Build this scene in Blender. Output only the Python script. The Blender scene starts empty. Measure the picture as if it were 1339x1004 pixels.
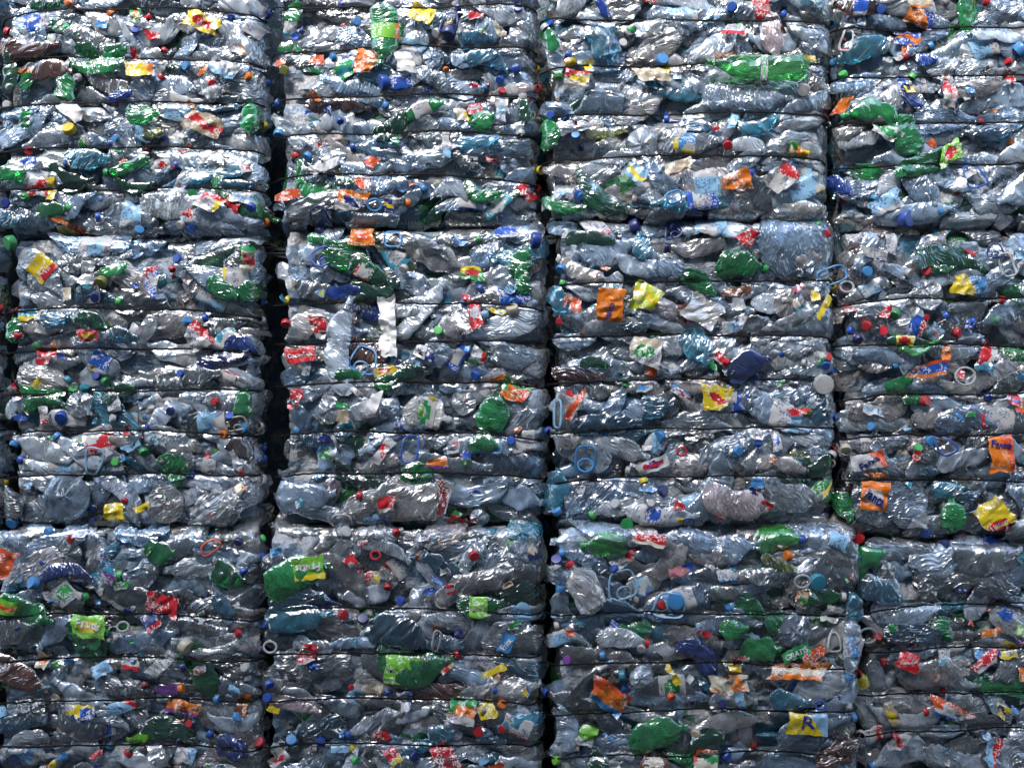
import bpy, math, random, zlib
import numpy as np
from mathutils import Vector, Matrix

scene = bpy.context.scene
col = scene.collection

# ------------------------------------------------------------------ camera, sky, sun, exposure
PPM = 345.0                        # photograph pixels per metre on the bale fronts
CAM_Z, CAM_D = 1.66, 4.2
cam_data = bpy.data.cameras.new('camera')
cam = bpy.data.objects.new('camera', cam_data)
col.objects.link(cam)
cam.location = (0, -CAM_D, CAM_Z)
cam.rotation_euler = (math.radians(90), 0, 0)
cam_data.sensor_width = 36
cam_data.lens = 36 * CAM_D / (1339 / PPM)
cam_data.clip_end = 3000
scene.camera = cam

SUN_EL, SUN_AZ = math.radians(44.5), math.radians(200)   # high, behind the photographer
world = bpy.data.worlds.new('World')
scene.world = world
world.use_nodes = True
wn = world.node_tree.nodes
sky = wn.new('ShaderNodeTexSky')
sky.sky_type = 'NISHITA'
sky.sun_disc = False
sky.sun_elevation = SUN_EL
sky.sun_rotation = SUN_AZ
sky.air_density = 1.2
sky.dust_density = 1.5
wn['Background'].inputs['Strength'].default_value = 0.15
world.node_tree.links.new(sky.outputs[0], wn['Background'].inputs['Color'])

sun_data = bpy.data.lights.new('sun', 'SUN')
sun_data.energy = 1.5
sun_data.angle = math.radians(23)
sun_data.color = (1.0, 0.975, 0.94)
sun = bpy.data.objects.new('sun', sun_data)
col.objects.link(sun)
sdir = Vector((math.sin(SUN_AZ) * math.cos(SUN_EL), math.cos(SUN_AZ) * math.cos(SUN_EL), math.sin(SUN_EL)))
sun.rotation_euler = sdir.to_track_quat('Z', 'Y').to_euler()
sun.location = (0, -6, 9)

vs = scene.view_settings
vs.view_transform = 'Standard'
vs.look = 'None'
vs.gamma = 1.0
vs.exposure = 2.12
scene.render.engine = 'CYCLES'
cy = scene.cycles
cy.max_bounces = 10
cy.diffuse_bounces = 3
cy.glossy_bounces = 3
cy.transmission_bounces = 4
cy.transparent_max_bounces = 18
cy.sample_clamp_indirect = 6
cy.use_denoising = True
cy.caustics_reflective = False
cy.caustics_refractive = False

R = random.Random(11)
NR = np.random.RandomState(5)

# ------------------------------------------------------------------ materials
def new_mat(name):
    m = bpy.data.materials.new(name)
    m.use_nodes = True
    nt = m.node_tree
    nt.nodes.clear()
    out = nt.nodes.new('ShaderNodeOutputMaterial')
    return m, nt, out

def N(nt, typ, **kw):
    n = nt.nodes.new(typ)
    for k, v in kw.items():
        if k in n.inputs:
            n.inputs[k].default_value = v
        else:
            setattr(n, k, v)
    return n

def object_vector(nt, scale=10.0):
    tc = N(nt, 'ShaderNodeTexCoord')
    oi = N(nt, 'ShaderNodeObjectInfo')
    mul = N(nt, 'ShaderNodeMath', operation='MULTIPLY')
    mul.inputs[1].default_value = scale
    nt.links.new(oi.outputs['Random'], mul.inputs[0])
    add = N(nt, 'ShaderNodeVectorMath', operation='ADD')
    nt.links.new(tc.outputs['Object'], add.inputs[0])
    nt.links.new(mul.outputs[0], add.inputs[1])
    return add.outputs[0], oi.outputs['Random']

def ramp(nt, stops, fac=None, interp='LINEAR'):
    r = N(nt, 'ShaderNodeValToRGB')
    r.color_ramp.interpolation = interp
    els = r.color_ramp.elements
    els[0].position, els[0].color = stops[0][0], (*stops[0][1], 1)
    els[1].position, els[1].color = stops[-1][0], (*stops[-1][1], 1)
    for p, c in stops[1:-1]:
        e = els.new(p)
        e.color = (*c, 1)
    if fac is not None:
        nt.links.new(fac, r.inputs['Fac'])
    return r.outputs['Color']

def pet(name, tints, body, haze=0.25, rough=0.21, bump=0.95, ior=1.6, sheen=0.10):
    """thin crumpled bottle plastic: see-through tint, some milky scatter, sharp sheen"""
    m, nt, out = new_mat(name)
    vec, rnd = object_vector(nt)
    L = nt.links.new
    tint = ramp(nt, [(i / max(1, len(tints) - 1), c) for i, c in enumerate(tints)], rnd)
    bodyc = ramp(nt, [(i / max(1, len(body) - 1), c) for i, c in enumerate(body)], rnd)
    n1 = N(nt, 'ShaderNodeTexNoise', Scale=15.0, Detail=1.8, Roughness=0.5)
    n1.noise_type = 'RIDGED_MULTIFRACTAL'
    n1.normalize = True
    mpg = N(nt, 'ShaderNodeMapping')
    mpg.inputs['Scale'].default_value = (0.42, 1.0, 1.9)
    # creases run their own way on each bottle
    rot = N(nt, 'ShaderNodeVectorRotate', rotation_type='Y_AXIS')
    ra = N(nt, 'ShaderNodeMath', operation='MULTIPLY')
    ra.inputs[1].default_value = 47.0
    L(rnd, ra.inputs[0])
    L(vec, rot.inputs['Vector'])
    L(ra.outputs[0], rot.inputs['Angle'])
    wob = N(nt, 'ShaderNodeTexNoise', Scale=9.0, Detail=1.0)
    L(vec, wob.inputs['Vector'])
    wm = N(nt, 'ShaderNodeVectorMath', operation='MULTIPLY_ADD')
    L(wob.outputs['Color'], wm.inputs[0])
    wm.inputs[1].default_value = (.09, .09, .09)
    L(rot.outputs[0], wm.inputs[2])
    L(wm.outputs[0], mpg.inputs['Vector'])
    L(mpg.outputs[0], n1.inputs['Vector'])
    n4 = N(nt, 'ShaderNodeTexNoise', Scale=66.0, Detail=1.0, Roughness=0.5)
    n4.noise_type = 'RIDGED_MULTIFRACTAL'
    n4.normalize = True
    L(mpg.outputs[0], n4.inputs['Vector'])
    add = N(nt, 'ShaderNodeMath', operation='MULTIPLY_ADD')
    L(n4.outputs['Fac'], add.inputs[0])
    wn5 = N(nt, 'ShaderNodeTexWhiteNoise', noise_dimensions='1D')
    w5 = N(nt, 'ShaderNodeMath', operation='ADD')
    w5.inputs[1].default_value = 3.3
    L(rnd, w5.inputs[0])
    L(w5.outputs[0], wn5.inputs['W'])
    fm = N(nt, 'ShaderNodeMapRange')
    fm.inputs['To Min'].default_value = 0.12
    fm.inputs['To Max'].default_value = 0.75
    L(wn5.outputs['Value'], fm.inputs['Value'])
    L(fm.outputs[0], add.inputs[1])
    L(n1.outputs['Fac'], add.inputs[2])
    bp = N(nt, 'ShaderNodeBump', Strength=bump, Distance=0.014)
    L(add.outputs[0], bp.inputs['Height'])
    fr = N(nt, 'ShaderNodeFresnel', IOR=ior)
    L(bp.outputs[0], fr.inputs['Normal'])
    # dust and scuffs in loose patches
    n2 = N(nt, 'ShaderNodeTexNoise', Scale=14.0, Detail=4.0, Roughness=0.65)
    L(vec, n2.inputs['Vector'])
    hz = N(nt, 'ShaderNodeMapRange')
    hz.inputs['From Min'].default_value = 0.38
    hz.inputs['From Max'].default_value = 0.72
    hz.inputs['To Min'].default_value = haze * 0.5
    hz.inputs['To Max'].default_value = haze * 2.0
    L(n2.outputs['Fac'], hz.inputs['Value'])
    # some bottles are scuffed milky, others stay clear
    wn_ = N(nt, 'ShaderNodeTexWhiteNoise', noise_dimensions='1D')
    L(rnd, wn_.inputs['W'])
    vr = N(nt, 'ShaderNodeMapRange')
    vr.inputs['To Min'].default_value = 0.4
    vr.inputs['To Max'].default_value = 2.2
    L(wn_.outputs['Value'], vr.inputs['Value'])
    hm = N(nt, 'ShaderNodeMath', operation='MULTIPLY', use_clamp=True)
    L(hz.outputs[0], hm.inputs[0])
    L(vr.outputs[0], hm.inputs[1])
    tr = N(nt, 'ShaderNodeBsdfTransparent')
    L(tint, tr.inputs['Color'])
    df = N(nt, 'ShaderNodeBsdfDiffuse')
    L(bodyc, df.inputs['Color'])
    L(bp.outputs[0], df.inputs['Normal'])
    tl = N(nt, 'ShaderNodeBsdfTranslucent')
    L(bodyc, tl.inputs['Color'])
    dm = N(nt, 'ShaderNodeMixShader', Fac=0.35)
    L(df.outputs[0], dm.inputs[1])
    L(tl.outputs[0], dm.inputs[2])
    mx = N(nt, 'ShaderNodeMixShader')
    L(hm.outputs[0], mx.inputs['Fac'])
    L(tr.outputs[0], mx.inputs[1])
    L(dm.outputs[0], mx.inputs[2])
    gl = N(nt, 'ShaderNodeBsdfGlossy', Roughness=rough)
    gl.inputs['Color'].default_value = (1, 1, 1, 1)
    L(bp.outputs[0], gl.inputs['Normal'])
    # a crushed wall is several plies of sheet, so it throws back more than one surface would
    ply = N(nt, 'ShaderNodeMath', operation='MULTIPLY_ADD', use_clamp=True)
    L(fr.outputs[0], ply.inputs[0])
    ply.inputs[1].default_value = 1.7
    ply.inputs[2].default_value = sheen
    mg = N(nt, 'ShaderNodeMixShader')
    L(ply.outputs[0], mg.inputs['Fac'])
    L(mx.outputs[0], mg.inputs[1])
    L(gl.outputs[0], mg.inputs[2])
    L(mg.outputs[0], out.inputs['Surface'])
    return m

PET = {
    'clear': pet('pet_clear', [(.80, .87, .93), (.86, .89, .90), (.70, .82, .92), (.88, .90, .91)],
                 [(.60, .72, .85), (.72, .76, .80), (.52, .68, .86), (.74, .77, .80)]),
    'clear_blue': pet('pet_blue_tint', [(.60, .77, .92), (.72, .84, .94), (.52, .72, .92)],
                      [(.42, .60, .82), (.55, .68, .82), (.36, .56, .82)]),
    'scuffed': pet('pet_scuffed_clear', [(.78, .85, .92), (.82, .86, .90), (.76, .84, .92)],
                   [(.56, .66, .78), (.62, .68, .74), (.54, .65, .80)], haze=0.55, rough=0.2),
    'clear_warm': pet('pet_warm_clear', [(.88, .86, .84), (.84, .83, .82), (.86, .80, .79)],
                      [(.62, .59, .57), (.56, .55, .54), (.62, .54, .53)]),
    'smoky': pet('pet_smoky', [(.58, .63, .67), (.60, .61, .60), (.50, .56, .62)],
                 [(.36, .40, .44), (.40, .40, .39), (.30, .36, .42)], haze=0.12),
    'pink': pet('pet_pink', [(.88, .72, .74), (.90, .78, .80), (.88, .70, .72)], [(.62, .48, .50), (.62, .52, .54), (.6, .46, .48)]),
    'green': pet('pet_green', [(.07, .52, .17), (.10, .60, .22), (.06, .46, .15)],
                 [(.02, .30, .07), (.03, .36, .09), (.015, .25, .06)], haze=0.34, rough=0.14, bump=0.7, sheen=0.07),
    'lgreen': pet('pet_light_green', [(.30, .82, .34), (.28, .78, .30), (.36, .84, .38)],
                  [(.10, .46, .13), (.09, .42, .11), (.13, .48, .14)], haze=0.34, rough=0.14, bump=0.7, sheen=0.07),
    'dgreen': pet('pet_dark_green', [(.10, .34, .18), (.12, .38, .20), (.10, .30, .17)],
                  [(.012, .10, .035), (.02, .13, .05), (.012, .09, .03)], haze=0.28, rough=0.14, bump=0.7, sheen=0.07),
    'olive': pet('pet_olive', [(.52, .56, .22), (.5, .55, .2), (.55, .58, .26)], [(.26, .28, .06), (.24, .27, .05), (.28, .3, .08)], haze=0.25),
    'teal': pet('pet_light_blue', [(.22, .68, .84), (.26, .66, .86), (.20, .64, .78)],
                [(.07, .38, .52), (.08, .36, .55), (.06, .36, .46)], haze=0.26),
    'dteal': pet('pet_deep_blue', [(.20, .42, .55), (.22, .45, .60), (.18, .40, .52)],
                 [(.04, .15, .23), (.05, .17, .27), (.04, .14, .21)], haze=0.22),
    'brown': pet('pet_brown', [(.36, .16, .10), (.40, .19, .10), (.34, .15, .10)],
                 [(.13, .035, .015), (.17, .06, .02), (.12, .035, .02)], haze=0.3),
    'cobalt': pet('pet_cobalt', [(.06, .16, .62), (.07, .18, .66), (.05, .14, .56)],
                  [(.01, .05, .36), (.015, .06, .40), (.01, .045, .30)], haze=0.45, rough=0.12),
    'navy': pet('pet_navy', [(.05, .08, .30), (.06, .09, .34), (.05, .07, .26)],
                [(.01, .02, .16), (.012, .025, .18), (.01, .02, .13)], haze=0.6, rough=0.12),
    'purple': pet('pet_purple', [(.42, .16, .6), (.4, .15, .55), (.44, .18, .62)], [(.2, .04, .32), (.18, .04, .28), (.22, .05, .34)], haze=0.6),
    'white': pet('bottle_milk_white', [(.8, .8, .78), (.8, .8, .8), (.8, .8, .78)], [(.70, .69, .66), (.72, .72, .70), (.68, .67, .64)], haze=0.95, rough=0.3),
}

COL = {
    'white': (.58, .58, .57), 'red': (.60, .012, .022), 'maroon': (.20, .012, .02), 'blue': (.012, .09, .48), 'navy': (.010, .022, .16),
    'cobalt': (.012, .035, .30), 'skyblue': (.06, .30, .68), 'lightblue': (.30, .56, .78), 'teal': (.03, .28, .40), 'green': (.015, .30, .07),
    'lightgreen': (.10, .58, .14), 'limegreen': (.20, .56, .04), 'lime': (.62, .72, .02), 'yellow': (.78, .58, .012), 'orange': (.80, .20, .012),
    'orangered': (.72, .09, .015), 'tan': (.50, .40, .27), 'brown': (.15, .05, .02), 'purple': (.24, .05, .36), 'black': (.012, .012, .014),
    'dgreen': (.01, .11, .03), 'olive': (.26, .25, .04), 'grey': (.35, .36, .38), 'pink': (.62, .22, .26), 'cream': (.62, .55, .40),
}

def film_mat(name, c, rough=0.24, print_amount=0.7, alpha=1.0):
    """printed label film: ink with fine print, scuffs and a crinkled sheen"""
    m, nt, out = new_mat(name)
    L = nt.links.new
    vec, rnd = object_vector(nt)
    v = N(nt, 'ShaderNodeTexVoronoi', Scale=210.0, distance='MANHATTAN')
    L(vec, v.inputs['Vector'])
    n2 = N(nt, 'ShaderNodeTexNoise', Scale=26.0, Detail=1.0)
    L(vec, n2.inputs['Vector'])
    gate = N(nt, 'ShaderNodeMath', operation='GREATER_THAN')
    L(n2.outputs['Fac'], gate.inputs[0])
    gate.inputs[1].default_value = 0.51
    sep = N(nt, 'ShaderNodeSeparateColor')
    L(v.outputs['Color'], sep.inputs['Color'])
    g2 = N(nt, 'ShaderNodeMath', operation='GREATER_THAN')
    L(sep.outputs[0], g2.inputs[0])
    g2.inputs[1].default_value = 0.6
    gm = N(nt, 'ShaderNodeMath', operation='MULTIPLY')
    L(gate.outputs[0], gm.inputs[0])
    L(g2.outputs[0], gm.inputs[1])
    gs = N(nt, 'ShaderNodeMath', operation='MULTIPLY')
    L(gm.outputs[0], gs.inputs[0])
    gs.inputs[1].default_value = print_amount
    lum = sum(c) / 3
    ink = (.04, .05, .16) if lum > .38 else (.72, .70, .66)
    mix = N(nt, 'ShaderNodeMix', data_type='RGBA')
    L(gs.outputs[0], mix.inputs['Factor'])
    mix.inputs['A'].default_value = (*c, 1)
    mix.inputs['B'].default_value = (*ink, 1)
    n3 = N(nt, 'ShaderNodeTexNoise', Scale=60.0, Detail=3.0)
    L(vec, n3.inputs['Vector'])
    bp = N(nt, 'ShaderNodeBump', Strength=0.45, Distance=0.004)
    L(n3.outputs['Fac'], bp.inputs['Height'])
    p = N(nt, 'ShaderNodeBsdfPrincipled', Roughness=rough)
    p.inputs['IOR'].default_value = 1.5
    L(mix.outputs['Result'], p.inputs['Base Color'])
    L(bp.outputs[0], p.inputs['Normal'])
    p.inputs['Alpha'].default_value = alpha
    L(p.outputs[0], out.inputs['Surface'])
    return m

INK = {k: film_mat('label_print_' + k, tuple(x * .68 + .012 for x in c)) for k, c in COL.items()}
PLAIN = {k: film_mat('label_plain_' + k, tuple(x * .74 + .006 for x in c), print_amount=0.22) for k, c in COL.items()}
LETTER = {k: film_mat('lettering_' + k, COL[k], print_amount=0.0) for k in ('white', 'navy', 'red', 'yellow', 'black', 'blue')}

def solid_mat(name, c, rough=0.35):
    m, nt, out = new_mat(name)
    L = nt.links.new
    vec, rnd = object_vector(nt)
    n = N(nt, 'ShaderNodeTexNoise', Scale=40.0, Detail=4.0, Roughness=0.7)
    L(vec, n.inputs['Vector'])
    cc = ramp(nt, [(0.3, tuple(x * 0.72 for x in c)), (0.6, c)], n.outputs['Fac'])
    p = N(nt, 'ShaderNodeBsdfPrincipled', Roughness=rough)
    L(cc, p.inputs['Base Color'])
    L(p.outputs[0], out.inputs['Surface'])
    return m

CAPM = {k: solid_mat('cap_plastic_' + k, tuple(x * .62 + .012 for x in c)) for k, c in COL.items()}
FILM = film_mat('white_paper_film', (.66, .65, .63), rough=0.5, print_amount=0.12)
CLOUD = pet('cloudy_film', [(.80, .81, .82), (.84, .84, .84), (.8, .82, .84)], [(.62, .62, .62), (.66, .65, .64), (.6, .62, .64)], haze=0.34, rough=0.2)

def wire_mat():
    m, nt, out = new_mat('annealed_wire')
    vec, rnd = object_vector(nt)
    n = N(nt, 'ShaderNodeTexNoise', Scale=90.0, Detail=3.0)
    nt.links.new(vec, n.inputs['Vector'])
    c = ramp(nt, [(.35, (.006, .006, .007)), (.7, (.022, .018, .015))], n.outputs['Fac'])
    p = N(nt, 'ShaderNodeBsdfPrincipled', Roughness=0.5, Metallic=0.7)
    nt.links.new(c, p.inputs['Base Color'])
    nt.links.new(p.outputs[0], out.inputs['Surface'])
    return m
WIRE = wire_mat()

def core_mat():
    """the packed mass deeper in the bale: crushed plastic too deep to tell apart"""
    m, nt, out = new_mat('pressed_plastic_mass')
    L = nt.links.new
    tc = N(nt, 'ShaderNodeTexCoord')
    v = N(nt, 'ShaderNodeTexVoronoi', Scale=13.0)
    mp = N(nt, 'ShaderNodeMapping')
    mp.inputs['Scale'].default_value = (0.6, 1, 1.5)
    L(tc.outputs['Object'], mp.inputs['Vector'])
    nz = N(nt, 'ShaderNodeTexNoise', Scale=9.0, Detail=3.0)
    L(mp.outputs[0], nz.inputs['Vector'])
    ad = N(nt, 'ShaderNodeMix', data_type='RGBA', Factor=0.2)
    L(mp.outputs[0], ad.inputs['A'])
    L(nz.outputs['Color'], ad.inputs['B'])
    L(ad.outputs['Result'], v.inputs['Vector'])
    sep = N(nt, 'ShaderNodeSeparateColor')
    L(v.outputs['Color'], sep.inputs['Color'])
    c = ramp(nt, [(0, (.17, .22, .27)), (.3, (.26, .27, .28)), (.5, (.14, .20, .27)), (.66, (.32, .33, .34)),
                  (.80, (.03, .12, .05)), (.86, (.05, .17, .24)), (.93, (.22, .20, .18)), (1, (.02, .05, .16))],
             sep.outputs[0], 'CONSTANT')
    n3 = N(nt, 'ShaderNodeTexNoise', Scale=38.0, Detail=4.0)
    L(tc.outputs['Object'], n3.inputs['Vector'])
    bp = N(nt, 'ShaderNodeBump', Strength=1.0, Distance=0.015)
    L(n3.outputs['Fac'], bp.inputs['Height'])
    p = N(nt, 'ShaderNodeBsdfPrincipled', Roughness=0.22)
    L(c, p.inputs['Base Color'])
    L(bp.outputs[0], p.inputs['Normal'])
    L(p.outputs[0], out.inputs['Surface'])
    return m
CORE = core_mat()

def ground_mat():
    m, nt, out = new_mat('stained_concrete')
    L = nt.links.new
    tc = N(nt, 'ShaderNodeTexCoord')
    n = N(nt, 'ShaderNodeTexNoise', Scale=1.3, Detail=8.0, Roughness=0.65)
    L(tc.outputs['Object'], n.inputs['Vector'])
    c = ramp(nt, [(.35, (.035, .034, .032)), (.65, (.10, .098, .092))], n.outputs['Fac'])
    n2 = N(nt, 'ShaderNodeTexNoise', Scale=120.0, Detail=3.0)
    L(tc.outputs['Object'], n2.inputs['Vector'])
    bp = N(nt, 'ShaderNodeBump', Strength=0.4, Distance=0.01)
    L(n2.outputs['Fac'], bp.inputs['Height'])
    p = N(nt, 'ShaderNodeBsdfPrincipled', Roughness=0.85)
    L(c, p.inputs['Base Color'])
    L(bp.outputs[0], p.inputs['Normal'])
    L(p.outputs[0], out.inputs['Surface'])
    return m

# ------------------------------------------------------------------ mesh helpers
def mesh_from(name, verts, quads, mats, mat_index=None, sharp=None, tris=None):
    """verts (n,3) array, quads (m,4) array"""
    me = bpy.data.meshes.new(name)
    verts = np.asarray(verts, dtype=np.float32)
    quads = np.asarray(quads, dtype=np.int32).reshape(-1, 4)
    tr = np.zeros((0, 3), np.int32) if tris is None else np.asarray(tris, np.int32).reshape(-1, 3)
    me.vertices.add(len(verts))
    me.vertices.foreach_set('co', verts.ravel())
    nl = quads.size + tr.size
    me.loops.add(nl)
    me.loops.foreach_set('vertex_index', np.concatenate([quads.ravel(), tr.ravel()]))
    npoly = len(quads) + len(tr)
    me.polygons.add(npoly)
    starts = np.concatenate([np.arange(len(quads)) * 4, quads.size + np.arange(len(tr)) * 3]).astype(np.int32)
    me.polygons.foreach_set('loop_start', starts)
    if mat_index is not None:
        me.polygons.foreach_set('material_index', np.asarray(mat_index, np.int32))
    for m in mats:
        me.materials.append(m)
    me.update(calc_edges=True)
    if sharp is None:
        me.polygons.foreach_set('use_smooth', np.zeros(npoly, bool))
    else:
        me.polygons.foreach_set('use_smooth', np.ones(npoly, bool))
        me.set_sharp_from_angle(angle=sharp)
    return me

def link(name, me, parent=None, loc=(0, 0, 0), mat=None):
    o = bpy.data.objects.new(name, me)
    col.objects.link(o)
    if parent is not None:
        o.parent = parent
    if mat is not None:
        o.matrix_local = mat
    else:
        o.location = loc
    return o

_grid_cache = {}
def tube_topology(rings, seg):
    k = (rings, seg)
    if k not in _grid_cache:
        i, j = np.meshgrid(np.arange(rings - 1), np.arange(seg), indexing='ij')
        j2 = (j + 1) % seg
        q = np.stack([i * seg + j, i * seg + j2, (i + 1) * seg + j2, (i + 1) * seg + j], -1).reshape(-1, 4)
        _grid_cache[k] = q
    return _grid_cache[k]

def sheet_topology(nu, nv):
    k = ('s', nu, nv)
    if k not in _grid_cache:
        i, j = np.meshgrid(np.arange(nu - 1), np.arange(nv - 1), indexing='ij')
        q = np.stack([i * nv + j, (i + 1) * nv + j, (i + 1) * nv + j + 1, i * nv + j + 1], -1).reshape(-1, 4)
        _grid_cache[k] = q
    return _grid_cache[k]

def tri_wave(x):
    return 2 * np.abs(2 * (x - np.floor(x + 0.5))) - 1

def creases(p, rng, amp, wave, n=4):
    """sum of folded plates: sharp straight creases in random directions"""
    s = np.zeros(len(p))
    for _ in range(n):
        d = rng.normal(size=3)
        d /= np.linalg.norm(d)
        w = wave * rng.uniform(0.6, 1.6)
        s += tri_wave((p @ d) / w + rng.rand()) * rng.uniform(0.4, 1.0)
    return s * amp / math.sqrt(n)

def smoothstep(a, b, x):
    t = np.clip((x - a) / (b - a), 0, 1)
    return t * t * (3 - 2 * t)

def bottle_profile(t, Rb, style, rng):
    """radius along the axis: petal base, ribbed body, waist, shoulder, neck, rim"""
    neck = min(0.0135, Rb * 0.6)
    sh0 = rng.uniform(0.60, 0.70)
    r = np.interp(t, [0, .012, .035, .07, sh0, sh0 + .10, .865, .90, 1.0],
                  [.35 * Rb, .74 * Rb, .93 * Rb, Rb, Rb, .86 * Rb, neck * 1.25, neck, neck])
    body = smoothstep(.08, .12, t) * (1 - smoothstep(sh0 - .06, sh0, t))
    if style == 0:      # ringed water bottle
        r = r * (1 + 0.05 * body * np.sin(t * rng.uniform(80, 110)))
    elif style == 1:    # waisted bottle
        r = r * (1 - 0.16 * body * np.exp(-((t - .38) / .09) ** 2))
    r = r * np.where((t > .905) & (t < .925), 1.35, 1.0)
    return r

def crushed_bottle(rng, L, Rb, rings, seg, flat, crush, style):
    """verts in a local frame: X along the axis (base to mouth), Y depth, Z across"""
    t = np.concatenate([[0.0], np.linspace(0.0, .86, rings - 6), [.885, .905, .918, .935, 1.0]])
    rings_n = len(t)
    r = bottle_profile(t, Rb, style, rng)
    r[0] = 0.06 * Rb
    a = np.linspace(0, 2 * math.pi, seg, endpoint=False)
    soft = 1 - smoothstep(.70, .90, t)
    # the crushed section is not even: it is pinched harder in places along the bottle
    pinch = 1 - 0.35 * rng.rand() * np.abs(tri_wave(t * rng.uniform(1.2, 2.6) + rng.rand()))
    f = flat * pinch * soft + (1 - soft)
    wide = 1 + 0.42 * (1 - flat) * soft
    y = np.outer(r * f, np.cos(a))
    z = np.outer(r * wide, np.sin(a))
    x = np.repeat((t * L)[:, None], seg, 1)
    x = x + np.outer(np.exp(-(t / .035) ** 2), .010 * np.cos(5 * a) - .004) * min(1, Rb / .04)      # petal foot
    # twist and lean of the flattened section
    tw = soft * rng.normal(0, .45) * (t - .3)
    c, s = np.cos(tw)[:, None], np.sin(tw)[:, None]
    y, z = y * c - z * s, y * s + z * c
    bz = rng.normal(0, .10) * L
    bend = bz * 4 * (t - .45) ** 2
    z = z + bend[:, None]
    # shortened by folding
    x = x + (creases(np.stack([x.ravel(), y.ravel() * 0.3, z.ravel() * .3], -1), rng, .010 * crush, .08).reshape(x.shape)) * soft[:, None]
    p = np.stack([x.ravel(), y.ravel(), z.ravel()], -1)
    w = np.repeat(soft, seg)
    k = min(1.0, Rb / .042)
    p[:, 1] += w * (creases(p, rng, .011 * crush * k, .13 * k) + creases(p, rng, .0075 * crush * k, .055 * k, 5) + creases(p, rng, .0026 * crush, .024, 5))
    p[:, 2] += w * (creases(p, rng, .008 * crush * k, .10 * k) + creases(p, rng, .0035 * crush * k, .045 * k))
    p[:, 0] -= L * 0.5
    return p, tube_topology(rings_n, seg), rings_n

# ------------------------------------------------------------------ the bales
def wx(px): return (px - 669.5) / PPM
def wz(py): return CAM_Z - (py - 502) / PPM

class Bale:
    pass

GROUND_PY = 502 + CAM_Z * PPM
BALES = {}
def def_bale(key, x0, x1, y0, y1, wires, fwd, label):
    b = Bale()
    b.key, b.px = key, (x0, x1, y0, y1)
    b.x0, b.x1 = wx(x0), wx(x1)
    b.z1, b.z0 = wz(y0), wz(min(y1, GROUND_PY - 1))
    b.xc, b.hw = (b.x0 + b.x1) / 2, (b.x1 - b.x0) / 2
    b.zc, b.hh = (b.z0 + b.z1) / 2, (b.z1 - b.z0) / 2
    b.fwd = fwd
    rng = np.random.RandomState(zlib.crc32(key.encode()) & 0x7fffffff)
    b.rng = rng
    b.wires = [(wz(w), rng.uniform(.004, .028), rng.uniform(-.010, .010)) for w in wires]   # height, droop at the ends, slope
    b.ph = rng.uniform(0, 6.28, 8)
    b.root = bpy.data.objects.new('bottle_bale', None)
    b.root.empty_display_size = 0.3
    b.root.location = (b.xc, 0.0, b.z0)
    b.root['label'] = label
    b.root['category'] = 'bale'
    b.root['group'] = 'wired bales of crushed bottles stacked in a wall'
    col.objects.link(b.root)
    b.count = 0
    BALES[key] = b
    return b

def wire_z(b, w, x):
    u = np.clip((x - b.xc) / b.hw, -1.15, 1.15)
    return w[0] - w[1] * np.abs(u) ** 3.5 + w[2] * u + .003 * np.sin(u * 7 + w[1] * 500)

def surface(b, x, z, groove=1.0):
    """how far the face of the bale stands forward (towards the camera) at x, z"""
    x = np.asarray(x, float)
    z = np.asarray(z, float)
    ph = b.ph
    s = b.fwd + .016 * np.sin(x * 5.3 + ph[0] + 2 * np.sin(z * 3 + ph[1])) + .012 * np.sin(x * 11 + z * 7 + ph[2]) + .010 * np.sin(z * 13 - x * 6 + ph[3])
    zs = sorted([w for w in b.wires], key=lambda w: w[0])
    wz_ = [wire_z(b, w, x) for w in zs]
    bulge = np.zeros_like(s)
    lo = np.full_like(s, b.z0)
    for i in range(len(wz_) + 1):
        hi = wz_[i] if i < len(wz_) else np.full_like(s, b.z1)
        t = np.clip((z - lo) / np.maximum(hi - lo, .02), 0, 1)
        inside = (z >= lo) & (z < hi)
        bulge = np.where(inside, np.sin(math.pi * t) ** .45 * .017 * np.minimum(1.0, (hi - lo) / .15), bulge)
        lo = hi
    s = s + bulge - .006
    for w in wz_:
        s = s - groove * .013 * np.exp(-((z - w) / .011) ** 2)
    # rounded rims
    ex = b.hw - np.abs(x - b.xc)
    ez = b.hh - np.abs(z - b.zc)
    for e, rad in ((ex, .055), (ez, .05)):
        q = np.clip((rad - e) / rad, 0, 1.6)
        s = s - rad * 0.9 * q ** 2.2
    return s

def conform(b, p, off, k=.012, leak=.26):
    """press world-space points against the face of the bale"""
    S = surface(b, p[:, 0], p[:, 2]) + off
    d = -p[:, 1]
    m = (S - d) / k
    sp = np.where(m > 30, m, np.log1p(np.exp(np.clip(m, -60, 30)))) * k
    p[:, 1] = -(S - sp + leak * np.maximum(0, d - S))
    return p

CAP_MESH = {}
def cap_mesh(color):
    if color in CAP_MESH:
        return CAP_MESH[color]
    seg = 24
    a = np.linspace(0, 2 * math.pi, seg, endpoint=False)
    ridge = 1 + .035 * (np.arange(seg) % 2)
    rows = [(.0150, -.009, 0), (.0165, -.009, 0), (.0168, -.003, 1), (.0168, .006, 1), (.0155, .0088, 0), (.010, .0094, 0), (.0004, .0092, 0)]
    v = []
    for rad, h, rg in rows:
        rr = rad * (ridge if rg else np.ones(seg))
        v.append(np.stack([np.full(seg, h), rr * np.cos(a), rr * np.sin(a)], -1))
    me = mesh_from('cap_' + color, np.concatenate(v), tube_topology(len(rows), seg), [CAPM[color]], sharp=0.6)
    CAP_MESH[color] = me
    return me

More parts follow.
